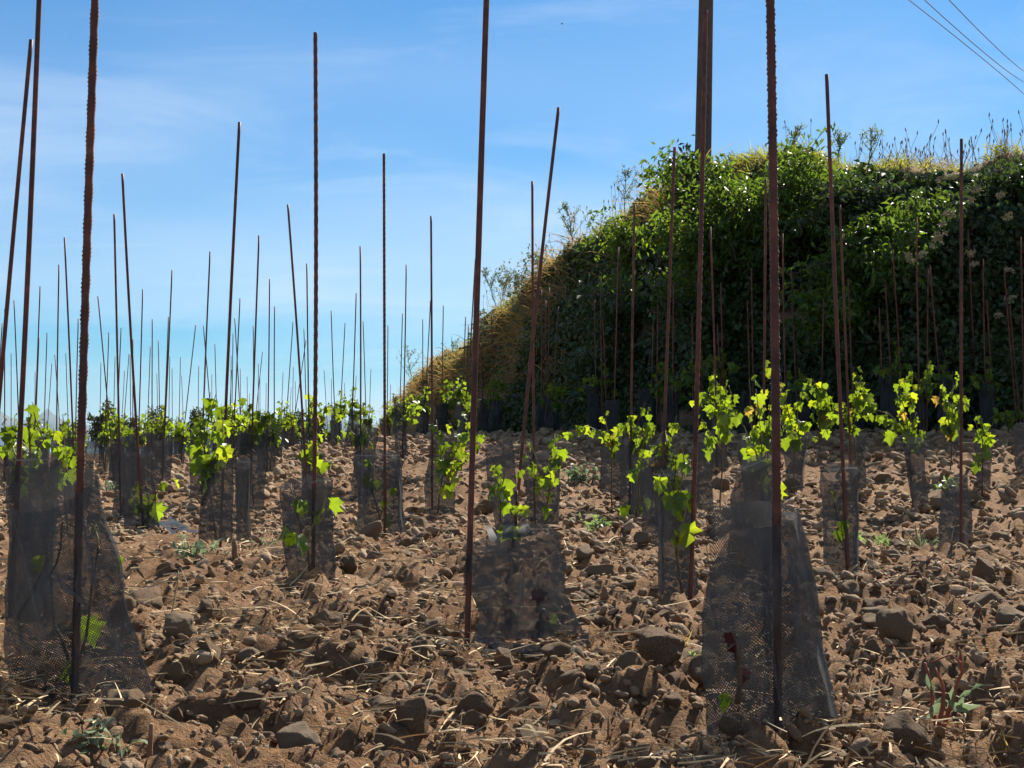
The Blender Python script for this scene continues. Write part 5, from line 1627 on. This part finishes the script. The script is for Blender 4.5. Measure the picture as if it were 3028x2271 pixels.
# ------------------------------------------------------------------ far trees
def tree(label, px, top, w, d, n, seed):
    r = np.random.default_rng(seed)
    x = (px - PW / 2) / FPX * d
    g = float(ground_z(np.array([x]), np.array([d]))[0])
    zt = CAM_H + (HORIZON - top) / FPX * d
    W = w / 2 / FPX * d; H = zt - g
    root = empty('tree', (x, d, g)); tag(root, label, 'tree', 'trees on the far edge of the field')
    th = wig((0, 0, -.2), (0, 0, H * .75), 7, .03, r)
    v, f, cp = tube_arrays(th, np.linspace(.13, .05, 7), 7)
    parts = [(v, f, np.zeros(len(v)))]
    ends = []
    for k in range(14):
        b = th[r.integers(2, 7)]; a = r.uniform(0, 6.28); q = r.uniform(.3, .9)
        e = np.array([math.cos(a) * W * q, math.sin(a) * W * q, H * r.uniform(.35, .93)])
        e[:2] *= math.sqrt(max(0.12, 1 - (e[2] / H - .5) ** 2 * 3.2))
        br = wig(b, e, 5, .04, r); ends.append(br[2:])
        v, f, cp = tube_arrays(br, np.linspace(.045, .015, 5), 5); parts.append((v, f, np.zeros(len(v))))
    v, f, t = join(parts); obj('trunk', np_mesh('trunk', v, f, True), M_BARK, root)
    ends = np.concatenate(ends)
    p = ends[r.integers(0, len(ends), n)] + unit(r.normal(size=(n, 3))) * (r.random((n, 1)) ** .5) * np.array([W * .28, W * .28, H * .13])
    v, f, t = leaf_cloud(p, r.uniform(.10, .22, n), None, 0, .6, .5, r)
    obj('crown', np_mesh('crown', v, f, True, tint=t), M_TREE, root)


TREES = [(300, 1182, 120, 70, 'rounded far tree just right of the thick ribbed left stake'), (465, 1202, 95, 74, 'far tree showing between the left leaning stake and leafiest vine'),
         (575, 1208, 70, 78, 'small far tree just left of the leafiest left vine'), (700, 1190, 110, 72, 'far tree just right of the leafiest left vine'),
         (800, 1212, 110, 80, 'low broad far tree left of the tallest visible stake'), (870, 1210, 90, 82, 'low far tree just behind the tallest visible stake'),
         (950, 1226, 60, 95, 'smallest far tree right of the tallest visible stake'), (215, 1235, 90, 85, 'low far tree behind the thick ribbed left stake'),
         (380, 1225, 90, 85, 'low far tree between the two left leaning stakes')]
for i, (x, t_, w, d, lab) in enumerate(TREES): tree(lab, x, t_, w, d, 1700, 500 + i)

# ------------------------------------------------------------------ bird
c = P(1662, 71, 60)
root = empty('bird', tuple(c)); tag(root, 'tiny dark bird flying in the open sky above the strongly leaning stake', 'bird')
bd = np.array([[-.06, 0, 0], [-.03, 0, .004], [0, 0, .004], [.035, 0, .006], [.055, 0, .004]])
tube('body', bd, np.array([.004, .014, .018, .012, .003]), M_BIRD, root, 8)
for s in (-1, 1):
    me = bpy.data.meshes.new('wing')
    me.from_pydata([(.025, 0, .006), (-.02, 0, .006), (-.03, s * .06, .03), (.015, s * .06, .032), (-.045, s * .12, .022), (-.04, s * .12, .02)], [], [(0, 1, 2, 3), (3, 2, 4, 5)])
    obj('wing', me, M_BIRD, root)

# ------------------------------------------------------------------ air: faint haze that turns the far hills pale blue
hm = bpy.data.materials.new('thin_air'); hm.use_nodes = True
hn = hm.node_tree.nodes; hn.clear()
ho = hn.new('ShaderNodeOutputMaterial'); hv = hn.new('ShaderNodeVolumePrincipled')
hv.inputs['Color'].default_value = (0.55, 0.74, 1.0, 1); hv.inputs['Density'].default_value = 0.00005; hv.inputs['Anisotropy'].default_value = 0.0
hm.node_tree.links.new(hv.outputs[0], ho.inputs['Volume'])
me = bpy.data.meshes.new('haze')
X0, X1, Y0, Y1, Z0, Z1 = -6600, 6600, -460, 9500, -70, 300
me.from_pydata([(x, y, z) for x in (X0, X1) for y in (Y0, Y1) for z in (Z0, Z1)], [], [(0, 1, 3, 2), (4, 6, 7, 5), (0, 4, 5, 1), (2, 3, 7, 6), (0, 2, 6, 4), (1, 5, 7, 3)])
tag(obj('haze', me, hm), kind='stuff')
